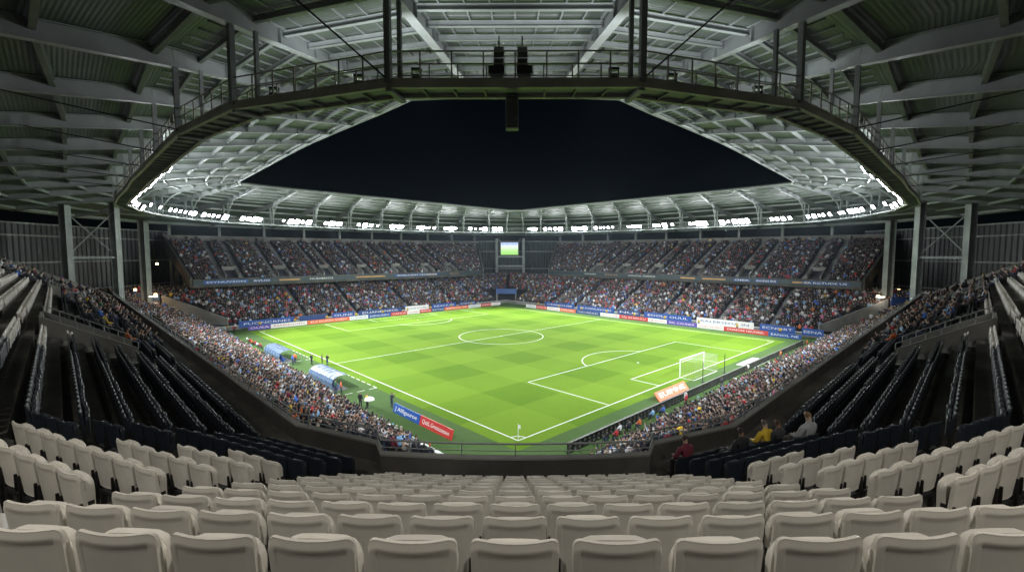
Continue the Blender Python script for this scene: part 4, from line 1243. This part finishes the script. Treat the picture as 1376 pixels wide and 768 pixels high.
# boards along the two far sides
def run(side):
    seq = ([('purple', 'OUEA', 'white', 4.6), ('white', 'RSAEEENOEN', 'red', 8), ('orange', 'EUI DUNO SOEN', 'white', 10.5), ('white', 'EUSORDE', 'ink', 5), ('blue', 'DENUREO', 'white', 6.6), ('red', 'CANOE', 'white', 5), ('white', 'OUAEL', 'red', 4), ('red', 'FENUA', 'white', 4), ('navyboard', 'ESTIN', 'white', 4.6), ('orange', 'RENUOL OE', 'white', 9), ('white', 'NOEDUI', 'ink', 5), ('red', 'OEIN', 'white', 4.4), ('white', 'CUNOA', 'red', 4)]
           if side < 0 else
           [('blue', 'EANOL NE', 'white', 6), ('red', 'DNAECRE NEUNREL', 'white', 9), ('white', 'OGECNOEN', 'red', 6), ('purple', 'REL CAUNEA', 'white', 7.5), ('white', 'NE AUNO', 'red', 5), ('red', 'AEL DUREULU', 'white', 8.4), ('white', 'OI CA SAE', 'red', 6), ('navyboard', 'COESOUNEEURLEO', 'white', 8.5), ('orange', 'EURONAL', 'white', 6), ('white', 'OENUR', 'red', 5), ('red', 'EANUE', 'white', 4.6), ('white', 'OEDN', 'ink', 4.4)])
    a = -1.5 if side < 0 else -3.2
    for i, (bm, tx, tm, L) in enumerate(seq):
        p, q = (B(83.7, a), B(83.7, a + L - .06)) if side < 0 else (B(a, 74.6), B(a + L - .06, 74.6))
        col = {'purple': 'purple', 'white': 'white', 'orange': 'orange', 'blue': 'bright blue', 'red': 'red', 'navyboard': 'navy'}[bm]
        tc = {'white': 'white', 'red': 'red', 'ink': 'dark blue'}[tm]
        board(p, q, 0.0, .92, M[bm], tx, M[tm], f'{col} pitchside board with {tc} lettering, {nth(i + 1)} along the far {"goal line" if side < 0 else "touchline"} from the {"left" if side < 0 else "right"}',
              group='boards along the far sides', n_hint=-(eU if side < 0 else eV))
        a += L
    a = -2.6 if side < 0 else -6.0
    ban = ([(13, 'blue', 'PUONCRNES'), (8, 'navyboard', ''), (7, 'blue', 'OUNE'), (14, 'navyboard', 'DUANE NEOL'), (9, 'white', 'OOCUL'), (10, 'blue', 'REANUD'), (8, 'navyboard', 'OENE')]
           if side < 0 else
           [(5, 'blue', 'EENA'), (8, 'blue', 'ECNORT'), (14, 'white', 'RALERSEDA IN'), (14, 'blue', 'EOOLE OUUL'), (8, 'navyboard', 'NUE'), (14, 'blue', 'DUOENUNOUD'), (13, 'blue', 'OEANOUSE')])
    for i, (L, bm, tx) in enumerate(ban):
        p, q = (B(U1 - .3, a), B(U1 - .3, a + L - 1.2)) if side < 0 else (B(a, V1 - .3), B(a + L - 1.2, V1 - .3))
        col = {'blue': 'blue', 'navyboard': 'navy', 'white': 'white'}[bm]
        board(p, q, .35, 1.45, M[bm], tx, M['white' if bm != 'white' else 'ink'], f'{col} cloth banner on the lower stand front wall, {nth(i + 1)} along the far {"goal line" if side < 0 else "touchline"}',
              'banner', 'banners on the far front wall', -(eU if side < 0 else eV), cat='banner', t=.06, th=.5)
        a += L
run(-1); run(1)

def dugout(u0, u1, label):
    d = empty('dugout', B((u0 + u1) / 2, -5.4), RZ_V); tag(d, label, 'dugout')
    L = u1 - u0; y0, y1 = -L / 2, L / 2
    prof = [(-.9, .25), (-1.0, 1.0), (-.8, 1.5), (-.2, 1.8), (.6, 1.86), (1.1, 1.76)]
    nseg = 6
    for k in range(nseg):
        ya, yb = y0 + L * k / nseg + .04, y0 + L * (k + 1) / nseg - .04
        o = MB()
        for (xa, za), (xb, zb) in zip(prof[:-1], prof[1:]):
            o.hexa([(xa, ya, za), (xa, yb, za), (xb, yb, zb), (xb, ya, zb)], [(xa, ya, za + .03), (xa, yb, za + .03), (xb, yb, zb + .03), (xb, ya, zb + .03)])
        o.build('canopy_panel', M['glassy'], d)
    for k in range(nseg + 1):
        y = y0 + L * k / nseg; o = MB(); o.tube([(x, y, z + .04) for x, z in prof], .035, 6); o.tube([(-.9, y, 0), (-.9, y, .3)], .05, 6); o.build('frame_rib', M['steel_grey'], d)
    n = int(L / .55)
    for k in range(n):
        y = y0 + .4 + k * .55; o = MB(); o.box((-.1, y, .5), .48, .5, .12); o.hexa([(-.42, y - .25, .5), (-.3, y - .25, .5), (-.3, y + .25, .5), (-.42, y + .25, .5)], [(-.58, y - .22, 1.25), (-.48, y - .22, 1.25), (-.48, y + .22, 1.25), (-.58, y + .22, 1.25)]); o.box((-.2, y, .22), .12, .12, .44)
        o.build('seat', M['bluefab'], d)
    o = MB(); o.box((0, 0, .02), 2.2, L, .04); o.build('base', M['asphalt'], d)
dugout(26.2, 33.8, 'nearer blue and white canopied dugout on the left touchline')
dugout(46.4, 54.0, 'farther blue and white canopied dugout on the left touchline')

# ------------------------------------------------------------------ people: detailed bodies
def body_mesh(name, J, E, Rr, head_dir=0.0):
    me = bpy.data.meshes.new('skel'); names = list(J)
    me.from_pydata([J[k] for k in names], [(names.index(a), names.index(b)) for a, b in E], [])
    ob = bpy.data.objects.new('skel', me); COL.objects.link(ob)
    md = ob.modifiers.new('skin', 'SKIN'); md.use_smooth_shade = True; md.branch_smoothing = .6
    layer = me.skin_vertices[0] if me.skin_vertices else None
    if layer is None:
        bpy.context.view_layer.objects.active = ob
    for i, k in enumerate(names):
        r = Rr.get(k, .05); r = r if isinstance(r, tuple) else (r, r)
        layer.data[i].radius = r; layer.data[i].use_root = (k == 'pelvis' or k.endswith('_r0'))
    sb = ob.modifiers.new('sub', 'SUBSURF'); sb.levels = 1; sb.render_levels = 1
    dg = bpy.context.evaluated_depsgraph_get()
    out = bpy.data.meshes.new_from_object(ob.evaluated_get(dg)); out.name = name
    bpy.data.objects.remove(ob); bpy.data.meshes.remove(me)
    # colour by nearest bone
    P = np.array([J[k] for k in names]); seg = []
    for a, b in E: seg.append((names.index(a), names.index(b), a, b))
    n = len(out.polygons); ce = np.empty(n * 3); out.polygons.foreach_get('center', ce); ce = ce.reshape(-1, 3)
    best = np.full(n, 1e9); mi = np.zeros(n, dtype=np.int32)
    hd = P[names.index('head')]; fw = np.array([math.sin(head_dir), math.cos(head_dir), 0])
    for ia, ib, a, b in seg:
        pa, pb = P[ia], P[ib]; d = pb - pa; L2 = max(d @ d, 1e-9)
        t = np.clip(((ce - pa) @ d) / L2, 0, 1); dist = np.linalg.norm(ce - (pa + t[:, None] * d), axis=1)
        key = a + ' ' + b
        if 'toe' in key: m = 3
        elif any(q in key for q in ('knee', 'ankle')) or ('hip' in b and 'pelvis' in a): m = 2
        elif any(q in key for q in ('hand', 'fing', 'thumb')): m = 1
        elif any(q in key for q in ('head', 'crown', 'nose', 'ear', 'jaw')): m = 1
        else: m = 0
        sel = dist < best; best[sel] = dist[sel]; mi[sel] = m
    isface = mi == 1
    near_head = isface & (np.linalg.norm(ce - hd, axis=1) < .22)
    back = ((ce - hd) @ fw) < .025
    mi[near_head & ((ce[:, 2] > hd[2] + .055) | (back & (ce[:, 2] > hd[2] - .06)))] = 4
    for k in ('jacket', 'skin', 'trousers', 'shoes', 'hair'): out.materials.append(M[k])
    out.polygons.foreach_set('material_index', mi)
    out.polygons.foreach_set('use_smooth', [True] * n)
    out.update(); return out
RAD = {'pelvis': (.155, .125), 'spine': (.15, .125), 'chest': (.175, .135), 'neck0': (.075, .07), 'neck': .058, 'head': (.082, .1), 'crown': (.07, .08), 'jaw': (.05, .05), 'nose': .012, 'earL': .014, 'earR': .014}
for s in 'LR': RAD.update({'sh' + s: .085, 'el' + s: .062, 'wr' + s: .045, 'hand' + s: (.035, .022), 'hip' + s: .1, 'knee' + s: .07, 'ankle' + s: .05, 'toe' + s: .04})
def make_body(name, pose):
    J = {}; E = []
    seated = pose in ('sit', 'lean')
    pz = .52 if seated else .94; ly = .12 if pose == 'lean' else (-.03 if seated else 0)
    J['pelvis'] = (0, 0, pz); J['spine'] = (0, ly * .4, pz + .2); J['chest'] = (0, ly, pz + .4); J['neck0'] = (0, ly + .0, pz + .52); J['neck'] = (0, ly + .02, pz + .58)
    hx = .0; J['jaw'] = (0, ly + .06, pz + .655); J['head'] = (0, ly + .04, pz + .72); J['crown'] = (0, ly + .025, pz + .775)
    J['nose'] = (0, ly + .145, pz + .705); J['earL'] = (-.088, ly + .03, pz + .705); J['earR'] = (.088, ly + .03, pz + .705)
    E += [('pelvis', 'spine'), ('spine', 'chest'), ('chest', 'neck0'), ('neck0', 'neck'), ('neck', 'head'), ('head', 'crown'), ('head', 'jaw'), ('head', 'nose'), ('head', 'earL'), ('head', 'earR')]
    for s, q in (('L', -1), ('R', 1)):
        J['sh' + s] = (q * .19, ly - .005, pz + .46)
        if pose == 'clap': el, wr, ha = (q * .27, ly + .1, pz + .22), (q * .1, ly + .32, pz + .36), (q * .04, ly + .38, pz + .42)
        elif pose == 'raise' and q > 0: el, wr, ha = (q * .36, ly + .06, pz + .66), (q * .3, ly + .1, pz + .92), (q * .29, ly + .12, pz + 1.0)
        elif pose == 'phone': el, wr, ha = (q * .24, ly + .12, pz + .24), (q * .07, ly + .34, pz + .5), (q * .05, ly + .38, pz + .57)
        elif seated: el, wr, ha = (q * .27, ly + .08, pz + .18), (q * .14, ly + .3, pz + .14), (q * .09, ly + .37, pz + .13)
        else: el, wr, ha = (q * .26, ly - .03, pz + .2), (q * .25, ly + .07, pz - .03), (q * .24, ly + .1, pz - .1)
        J['el' + s], J['wr' + s], J['hand' + s] = el, wr, ha
        if seated: J['hip' + s] = (q * .1, .06, pz - .01); J['knee' + s] = (q * .13, .46, pz + .02); J['ankle' + s] = (q * .13, .46, .09); J['toe' + s] = (q * .14, .62, .045)
        else: J['hip' + s] = (q * .1, 0, pz - .08); J['knee' + s] = (q * .11, .035, .5); J['ankle' + s] = (q * .12, -.01, .09); J['toe' + s] = (q * .14, .15, .045)
        E += [('chest', 'sh' + s), ('sh' + s, 'el' + s), ('el' + s, 'wr' + s), ('wr' + s, 'hand' + s), ('pelvis', 'hip' + s), ('hip' + s, 'knee' + s), ('knee' + s, 'ankle' + s), ('ankle' + s, 'toe' + s)]
        d = (Vector(ha) - Vector(wr)).normalized(); sd = d.cross(Vector((0, 0, 1)) if abs(d.z) < .8 else Vector((0, 1, 0))).normalized(); up = sd.cross(d)
        for f in range(4):      # four fingers and a thumb, each its own chain rooted in the palm
            base = Vector(ha) + sd * (.017 * (f - 1.5)); ll = (.062, .075, .07, .055)[f]
            J[f'fing{s}{f}_r0'] = tuple(base - d * .012); J[f'fing{s}{f}a'] = tuple(base + d * ll * .55 - up * .006); J[f'fing{s}{f}b'] = tuple(base + d * ll * .95 - up * .03)
            E += [(f'fing{s}{f}_r0', f'fing{s}{f}a'), (f'fing{s}{f}a', f'fing{s}{f}b')]
            for k in ('_r0', 'a', 'b'): RAD[f'fing{s}{f}{k}'] = .009 if k != 'b' else .007
        t0 = Vector(wr).lerp(Vector(ha), .5) + sd * .02 * -q
        J[f'thumb{s}_r0'] = tuple(t0); J[f'thumb{s}a'] = tuple(t0 + sd * -q * .035 + d * .03); J[f'thumb{s}b'] = tuple(t0 + sd * -q * .04 + d * .06 - up * .01)
        E += [(f'thumb{s}_r0', f'thumb{s}a'), (f'thumb{s}a', f'thumb{s}b')]
        for k in ('_r0', 'a', 'b'): RAD[f'thumb{s}{k}'] = .01
    return body_mesh(name, J, E, RAD)
BODY = {p: make_body('person_' + p, p) for p in ('stand', 'clap', 'raise', 'phone', 'sit', 'lean')}

PALETTE = [  # jacket colour (linear), name, weight in the lit lower stand
    ((.010, .011, .014), 'black', 30), ((.011, .015, .03), 'navy', 24), ((.035, .038, .044), 'charcoal', 12), ((.13, .14, .155), 'grey', 6), ((.58, .6, .62), 'white', 7),
    ((.38, .025, .035), 'red', 5), ((.13, .015, .03), 'maroon', 3), ((.04, .12, .42), 'blue', 5), ((.2, .38, .6), 'pale blue', 5), ((.62, .42, .03), 'yellow', 1),
    ((.55, .13, .03), 'orange', 1), ((.07, .05, .035), 'brown', 4), ((.04, .11, .06), 'green', 2), ((.34, .27, .21), 'tan', 2), ((.5, .12, .26), 'pink', 1)]
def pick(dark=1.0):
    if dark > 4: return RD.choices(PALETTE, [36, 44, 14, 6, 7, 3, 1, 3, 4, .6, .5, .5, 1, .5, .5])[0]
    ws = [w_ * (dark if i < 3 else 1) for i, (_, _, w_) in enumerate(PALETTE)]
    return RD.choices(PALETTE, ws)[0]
def person(p, rz, pose, colname, label, group=None, scale=1.0, cat='person', name='person'):
    o = link(name, BODY[pose]); o.location = p; o.rotation_euler = (0, 0, rz); o.scale = (scale,) * 3
    col = next(c for c, n, _ in PALETTE if n == colname) if isinstance(colname, str) else colname
    o.color = (*col, 1); tag(o, label, cat, group); return o

# ---- simple figures for the mass of the crowd
def simple_body(seated):
    V = []; F = []; K = []
    def hx(lo, hi, k, caps=True):
        b = len(V); V.extend(lo); V.extend(hi)
        fs = [(3, 2, 1, 0), (4, 5, 6, 7)] if caps else [(4, 5, 6, 7)]
        fs += [(0, 1, 5, 4), (1, 2, 6, 5), (2, 3, 7, 6), (3, 0, 4, 7)]
        for f in fs: F.append([b + i for i in f]); K.append(k)
    def rect(x0, x1, y0, y1, z): return [(x0, y0, z), (x1, y0, z), (x1, y1, z), (x0, y1, z)]
    pz = .5 if seated else .92
    hx(rect(-.16, .16, -.11, .12, pz - .1), rect(-.19, .19, -.12, .13, pz + .3), 0, False)
    hx(rect(-.19, .19, -.12, .13, pz + .3), rect(-.15, .15, -.1, .09, pz + .5), 0)
    hx(rect(-.055, .055, -.04, .06, pz + .48), rect(-.05, .05, -.04, .06, pz + .58), 2, False)
    for s in (-1, 1):
        a, b = sorted((s * .19, s * .28)); 
        hx(rect(a + .0, b, -.06, .08, pz + .14), rect(a - .02 * (s > 0), b - .04 * (s > 0) if s > 0 else b, -.07, .07, pz + .46), 0)
        fa = sorted((s * .1, s * .24)); hx(rect(fa[0], fa[1], .04, .28, pz + .12), rect(fa[0], fa[1], .06, .28, pz + .22), 0)
        fa = sorted((s * .06, s * .15)); hx(rect(fa[0], fa[1], .28, .36, pz + .13), rect(fa[0], fa[1], .28, .36, pz + .2), 2)
        l = sorted((s * .03, s * .17))
        if seated:
            hx(rect(l[0], l[1], .0, .5, pz - .12), rect(l[0], l[1], .0, .5, pz + .06), 1); hx(rect(l[0] + .02, l[1] - .02, .36, .5, .02), rect(l[0] + .02, l[1] - .02, .38, .5, pz - .08), 1)
        else: hx(rect(l[0] + .02, l[1] - .02, -.05, .09, .0), rect(l[0], l[1], -.09, .09, pz - .08), 1)
    # head: rounded eight sided ball in four rings
    rings = [(-.105, .055), (-.05, .088), (.02, .1), (.075, .085), (.112, .04)]; c = (0, .03, pz + .69); nb = 8; b = len(V)
    for dz, r in rings:
        for i in range(nb):
            t = 2 * PI * i / nb; V.append((c[0] + math.cos(t) * r * .86, c[1] + math.sin(t) * r, c[2] + dz))
    for j in range(len(rings) - 1):
        for i in range(nb):
            F.append([b + j * nb + i, b + j * nb + (i + 1) % nb, b + (j + 1) * nb + (i + 1) % nb, b + (j + 1) * nb + i])
            mid = 2 * PI * (i + .5) / nb
            K.append(3 if (j >= 2 or math.sin(mid) < -.25 and j >= 1) and not (j == 2 and math.sin(mid) > .5) else 2)
    for q in ([7, 6, 5, 4], [7, 4, 3, 0], [3, 2, 1, 0]): pass
    top = b + 4 * nb
    for q in ((0, 1, 2, 3), (0, 3, 4, 7), (4, 5, 6, 7)): F.append([top + i for i in q]); K.append(3)
    return np.array(V, dtype=np.float64), np.array(F), np.array(K)
SIMPLE = {True: simple_body(True), False: simple_body(False)}
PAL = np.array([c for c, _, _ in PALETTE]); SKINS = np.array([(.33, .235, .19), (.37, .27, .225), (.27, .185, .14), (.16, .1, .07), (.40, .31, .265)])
HAIRS = np.array([(.02, .015, .012), (.06, .035, .02), (.03, .02, .015), (.16, .1, .05), (.1, .09, .085), (.012, .012, .012), (.35, .33, .3)])
PANTS = np.array([(.02, .022, .03), (.03, .04, .08), (.012, .012, .014), (.06, .055, .05)])

crowd = []   # (pos, rz, seated, palette index, zone, label bits)
def aisle_clear(a, cs, w=.75): return all(abs(a - c) > w for c in cs)
face = {'far_left': math.atan2(-eU.y, -eU.x) - PI / 2, 'far_right': math.atan2(-eV.y, -eV.x) - PI / 2, 'left': math.atan2(eV.y, eV.x) - PI / 2, 'right': math.atan2(eU.y, eU.x) - PI / 2}
def add_crowd(p, side, seated, dark, zone, bits=None, jit=.06):
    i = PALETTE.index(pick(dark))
    crowd.append([Vector((p.x + RD.uniform(-jit, jit), p.y + RD.uniform(-jit, jit), p.z)), face[side] + RD.uniform(-.5, .5), seated, i, zone, bits])
SP = .52
for k in range(NK - 1):
    z = KZ + KR * k; dd = KD * (k + .45)
    # far left
    a = V0 - dd + 1; j = 0
    while a < V1 + dd - 1:
        tun = k < 8 and a > V1 - 4.9 - .25 * k
        wdg = a < V0 + 4.6 - .62 * dd and a > V0 - .3 - dd * .62 and k < 12
        if aisle_clear(a, AISLE['far_left']) and not tun and not wdg and RD.random() < (.95 if k > 1 else .8): add_crowd(B(U1 + dd, a, z), 'far_left', RD.random() < .45, .9, 'bowl')
        a += SP
    a = U0 - dd + 1
    while a < U1 + dd - 1:
        tun = k < 8 and a > U1 - 4.9 - .25 * k
        wdg = a < U0 + 4.2 - .62 * dd and a > U0 - .6 - dd * .62 and k < 12
        if aisle_clear(a, AISLE['far_right']) and not tun and not wdg and RD.random() < (.94 if not (10 < a < 26 and k < 9) else .8): add_crowd(B(a, V1 + dd, z), 'far_right', RD.random() < .45, .9, 'bowl')
        a += SP
    a = -2.5; j = 0
    while a < U1 + dd - 1.2:
        j += 1
        start = 2 + .8 * max(0, min(1, 1 - a / 20))
        gapw = (40 < a < 46 and k in (3, 4, 5)) or (47 < a < 57 and k in (6, 7))
        if (k <= 15 or a > 55) and aisle_clear(a, AISLE['left']) and k >= start and RD.random() < (.35 if gapw else .95):
            add_crowd(B(a, V0 - dd, z), 'left', RD.random() < .12, 1.3, 'bowl', ('left', k + 1, j))
        a += .58
    a = -4.5; j = 0
    while a < V1 + dd - 1.2:
        j += 1
        start = 2 + .4 * max(0, min(1, 1 - a / 20))
        if (k <= 15 or a > 55) and aisle_clear(a, AISLE['right']) and k >= start and RD.random() < .95:
            add_crowd(B(U0 - dd, a, z), 'right', RD.random() < .12, 1.0, 'bowl', ('right', k + 1, j))
        a += .58
for side in (-1, 1):
    pt, span = far_tier(side)
    for k in range(NF):
        z = FZ + FR * k; a0, a1 = span(k); a = a0 + .6
        sd = 'far_left' if side < 0 else 'far_right'
        while a < a1 - .4:
            ok = aisle_clear(a, TIER_AISLES[side], .8) and not (k < 6 and any(abs(a - (c + 2.0)) < 1.7 for c in TIER_AISLES[side][::2]))
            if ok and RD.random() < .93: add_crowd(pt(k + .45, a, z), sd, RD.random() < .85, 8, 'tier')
            a += .53
for n, u, s, p in OCC:
    q = a_point(n, u, s); d = Vector((-s * .7071, .7071, 0)) if False else Vector((.7071 if s < 0 else -.7071, .7071, 0))
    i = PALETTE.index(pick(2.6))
    crowd.append([q + d * .14, (math.radians(-45) if s < 0 else math.radians(45)) + RD.uniform(-.4, .4), True, i, 'wing', ('left wing' if s < 0 else 'right wing', 11 - n, max(1, int((u - 2) / .48)))])

# the 280 that show largest become individuals
def vis_size(c):
    q = px_of(c[0] + Z * 1.2)
    if q is None or not (-5 < q[0] < 1381 and 0 < q[1] < 770): return -1
    if c[4] == 'bowl':
        if c[5] is None: return 1 / q[2]
        # hidden behind the near parapet?
        x, y, z = c[0].x, c[0].y, c[0].z + 1.5
        for i in range(len(PA) - 1):
            a, b = PA[i], PA[i + 1]
            den = x * (b.y - a.y) - y * (b.x - a.x)
            if abs(den) < 1e-9: continue
            t = (a.x * (b.y - a.y) - a.y * (b.x - a.x)) / den; s_ = (a.x * y - a.y * x) / den
            if 0 < t < 1 and 0 <= s_ <= 1:
                if CAMZ + (z - CAMZ) * t < PT + .1: return -1
    return 1 / q[2]
sz = [vis_size(c) for c in crowd]
order = sorted(range(len(crowd)), key=lambda i: -sz[i])
IND = set([i for i in order if crowd[i][5] is not None and sz[i] > 0][:272])
used = set()
for i in IND:
    p, rz, seated, pi, zone, bits = crowd[i]
    colname = PALETTE[pi][1]; art = 'an' if colname[0] in 'aeiou' else 'a'
    if zone == 'wing': pose = RD.choice(['sit', 'sit', 'lean'])
    else: pose = 'sit' if seated else RD.choices(['stand', 'clap', 'raise', 'phone'], [5, 3, .6, 1.2])[0]
    if zone == 'wing': lab = f'spectator in {colname} seated on the {bits[0]}, {nth(bits[1])} row above the parapet, {nth(bits[2])} along'
    else: lab = f'spectator in {colname}, {nth(bits[1])} row of the {bits[0]} lower stand, {nth(bits[2])} from the near corner'
    while lab in used: lab = lab.replace('along', 'place along').replace('from the', 'place from the')
    used.add(lab)
    if zone != 'wing' and pose == 'sit': p = p + Z * 0.0
    person(p, rz, pose, colname, lab, 'spectators in the near stands', RD.uniform(.92, 1.06) * (1.12 if zone == 'bowl' else 1))
VS, FS, CS = [], [], []; base = 0
for seated in (True, False):
    TV, TF, TK = SIMPLE[seated]
    L = [c for i, c in enumerate(crowd) if i not in IND and c[2] == seated and (sz[i] > 0 or c[5] is None)]
    n = len(L)
    scl = NP.uniform(.9, 1.08, (n, 1, 1)) * np.array([1.12 if c[4] == 'bowl' else 1.04 for c in L])[:, None, None] * np.ones((1, 1, 3))
    V, F = place_many(TV, TF, [(c[0].x, c[0].y, c[0].z, c[1]) for c in L], scl)
    VS.append(V); FS.append(F + base); base += len(V)
    cc = np.empty((n, 4, 3))
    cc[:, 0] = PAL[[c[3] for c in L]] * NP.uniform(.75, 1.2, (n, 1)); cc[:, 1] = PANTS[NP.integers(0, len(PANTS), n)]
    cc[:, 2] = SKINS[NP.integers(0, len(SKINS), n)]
    hr = NP.integers(0, len(HAIRS), n); cc[:, 3] = HAIRS[hr]
    cap = NP.random(n) < .42; cc[cap, 3] = PAL[NP.choice(len(PAL), cap.sum(), p=np.array([w_ for _, _, w_ in PALETTE]) / sum(w_ for _, _, w_ in PALETTE))]
    fc = cc[:, TK, :].reshape(-1, 3); CS.append(np.concatenate([fc, np.ones((len(fc), 1))], 1))
me = big_mesh('crowd', np.concatenate(VS), np.concatenate(FS), np.concatenate(CS), M['crowd'])
tag(link('crowd', me), 'packed crowd of small spectators filling the lower and far upper stands', 'crowd', None, 'stuff')

# ------------------------------------------------------------------ people round the pitch
def pp(u, v, pose, col, label, turn=0.0, z=0.0, scale=1.0):
    return person(B(u, v, z), RZ_V - PI / 2 + turn, pose, col, label, None, scale)
pp(42.2, -3.0, 'stand', 'black', 'person in black standing alone on the verge beside the halfway line', .3)
pp(40.9, -1.9, 'stand', 'charcoal', 'person in charcoal standing at the touchline, left one of a pair', -.2)
pp(40.2, -1.4, 'clap', 'black', 'person in black and white standing at the touchline, right one of a pair', .4)
pp(16.0, -3.9, 'phone', 'charcoal', 'camera operator in charcoal standing at the end of the blue board', .2)
pp(17.6, -6.0, 'stand', 'yellow', 'steward in yellow standing beside the white umbrella', .1)
pp(18.6, -6.3, 'stand', 'black', 'person in black beside the yellow steward by the white umbrella', .5)
pp(24.6, -5.9, 'stand', 'orange', 'steward in orange at the near end of the nearer dugout', -.3)
pp(25.5, -6.2, 'stand', 'green', 'person in green behind the nearer dugout end', .2)
pp(43.8, -5.2, 'stand', 'blue', 'person in blue standing at the near end of the farther dugout', .1)
pp(44.6, -4.6, 'stand', 'orange', 'steward in orange standing at the near end of the farther dugout', .6)
for i, (u, v, c) in enumerate(((60, -5.5, 'red'), (61.5, -5.6, 'white'), (63, -5.5, 'red'), (64.5, -5.7, 'orange'), (66, -5.6, 'red'), (68, -5.6, 'white'))):
    pp(u, v, 'lean', c, f'person in {c} crouching on the far left verge, {nth(i + 1)} in the line from the dugout', .3)
for i, (v, c, ps) in enumerate(((13.5, 'pale blue', 'lean'), (15.2, 'blue', 'lean'), (19.5, 'red', 'stand'), (20.4, 'white', 'stand'), (29.5, 'charcoal', 'stand'), (37.4, 'brown', 'stand'), (39.0, 'white', 'stand'), (52, 'orange', 'stand'), (65.8, 'orange', 'stand'), (67, 'brown', 'lean'), (5.2, 'black', 'lean'), (6.3, 'red', 'lean'), (7.6, 'white', 'lean'), (8.8, 'navy', 'lean'), (10.2, 'orange', 'lean'))):
    o = person(B(-5.9 - .25 * (i % 3), v), face['right'], ps, c, f'person in {c} {"crouching" if ps == "lean" else "standing"} behind the black fence, {nth(1 + sorted([13.5, 15.2, 19.5, 20.4, 29.5, 37.4, 39.0, 52, 65.8, 67, 5.2, 6.3, 7.6, 8.8, 10.2]).index(v))} from the near corner')
for i in range(9):
    v = 62 - i * 7.6
    person(B(85.2, v), face['far_left'] + PI, 'stand', 'yellow', f'steward in yellow behind the far goal line boards, {nth(i + 1)} from the tunnel', 'stewards along the far boards')
for i in range(9):
    u = 70 - i * 8.6
    person(B(u, 76.8), face['far_right'] + PI, 'stand', 'yellow', f'steward in yellow behind the far touchline boards, {nth(i + 1)} from the tunnel', 'stewards along the far boards')
for i, (u, v, c) in enumerate(((84.6, -5.2, 'yellow'), (86, -5.6, 'green'), (83, -6.2, 'white'), (82, -4.6, 'red'), (85.4, -3.6, 'white'))):
    person(B(u, v), face['left'] + .4 * i, 'stand', c, f'person in {c} in the group at the far left corner of the grass', 'group at the far left corner')
um = empty('umbrella', B(16.6, -6.2)); tag(um, 'open white umbrella over the equipment beside the blue board', 'umbrella')
o = MB(); o.tube([(0, 0, 0), (0, 0, 1.6)], .025, 6); o.build('shaft', M['steel_grey'], um)
o = MB(); n = 10
for j in range(4):
    r0, r1 = .55 * math.sin(j * PI / 8), .55 * math.sin((j + 1) * PI / 8); z0, z1 = 1.25 + .35 * math.cos(j * PI / 8), 1.25 + .35 * math.cos((j + 1) * PI / 8)
    for i in range(n):
        a, b = 2 * PI * i / n, 2 * PI * (i + 1) / n
        o.hexa([(r0 * math.cos(a), r0 * math.sin(a), z0), (r1 * math.cos(a), r1 * math.sin(a), z1), (r1 * math.cos(b), r1 * math.sin(b), z1), (r0 * math.cos(b), r0 * math.sin(b), z0)],
               [(r0 * math.cos(a), r0 * math.sin(a), z0 + .01), (r1 * math.cos(a), r1 * math.sin(a), z1 + .01), (r1 * math.cos(b), r1 * math.sin(b), z1 + .01), (r0 * math.cos(b), r0 * math.sin(b), z0 + .01)])
o.build('canopy', M['white'], um)
# spectators standing out among the empty seats near the camera
def on_b(n, x): return Vector((x, y_b(n, -abs(x)) + .12, zrow(n)))
P_ = [(on_b(8.0, 7.5), 'sit', 'grey', 'large spectator in pale grey jacket seen from behind, low in the right seats'),
      (on_b(9.0, 7.2), 'sit', 'charcoal', 'spectator in charcoal seated just in front of the pale grey jacket'),
      (on_b(9.0, 6.9), 'lean', 'yellow', 'spectator in yellow leaning beside the grey jacket near the right parapet'),
      (on_b(9.0, 5.9), 'sit', 'black', 'dark spectator in black low by the right parapet bend'),
      (on_b(10.0, 4.7), 'lean', 'maroon', 'spectator in maroon bending at the parapet near the right bend'),
      (a_point(8, 4.2, -1) + Vector((.1, .1, 0)), 'sit', 'orange', 'spectator in bright orange jacket below the left entrance wall'),
      (a_point(9, 6.5, 1) + Vector((-.1, .1, 0)), 'sit', 'orange', 'spectator in orange beside the right parapet, apart from the others'),
      (a_point(7, 9.3, -1) + Vector((.1, .1, 0)), 'lean', 'yellow', 'spectator in yellow leaning among dark neighbours on the left wing')]
for p, pose, c, lab in P_:
    person(p, math.radians(25 if p.x > 0 else -40), pose, (.3, .32, .33) if 'large' in lab else c, lab, None, 1.08 if 'large' in lab else 1)
print('crowd', len(crowd), 'individuals', len(IND))

# ------------------------------------------------------------------ night air lit by the floodlights
hz = MB(); hz.box((0, 90, 15.9), 464, 464, 34.1)
m = bpy.data.materials.new('haze'); m.use_nodes = True; nt = m.node_tree; nt.nodes.remove(nt.nodes['Principled BSDF'])
pv = nt.nodes.new('ShaderNodeVolumePrincipled'); pv.inputs['Density'].default_value = .00011; pv.inputs['Anisotropy'].default_value = .55
pv.inputs['Color'].default_value = (.72, .87, 1, 1)
nt.links.new(pv.outputs[0], nt.nodes['Material Output'].inputs['Volume'])
tag(hz.build('haze', m), kind='stuff')
S.cycles.volume_bounces = 0
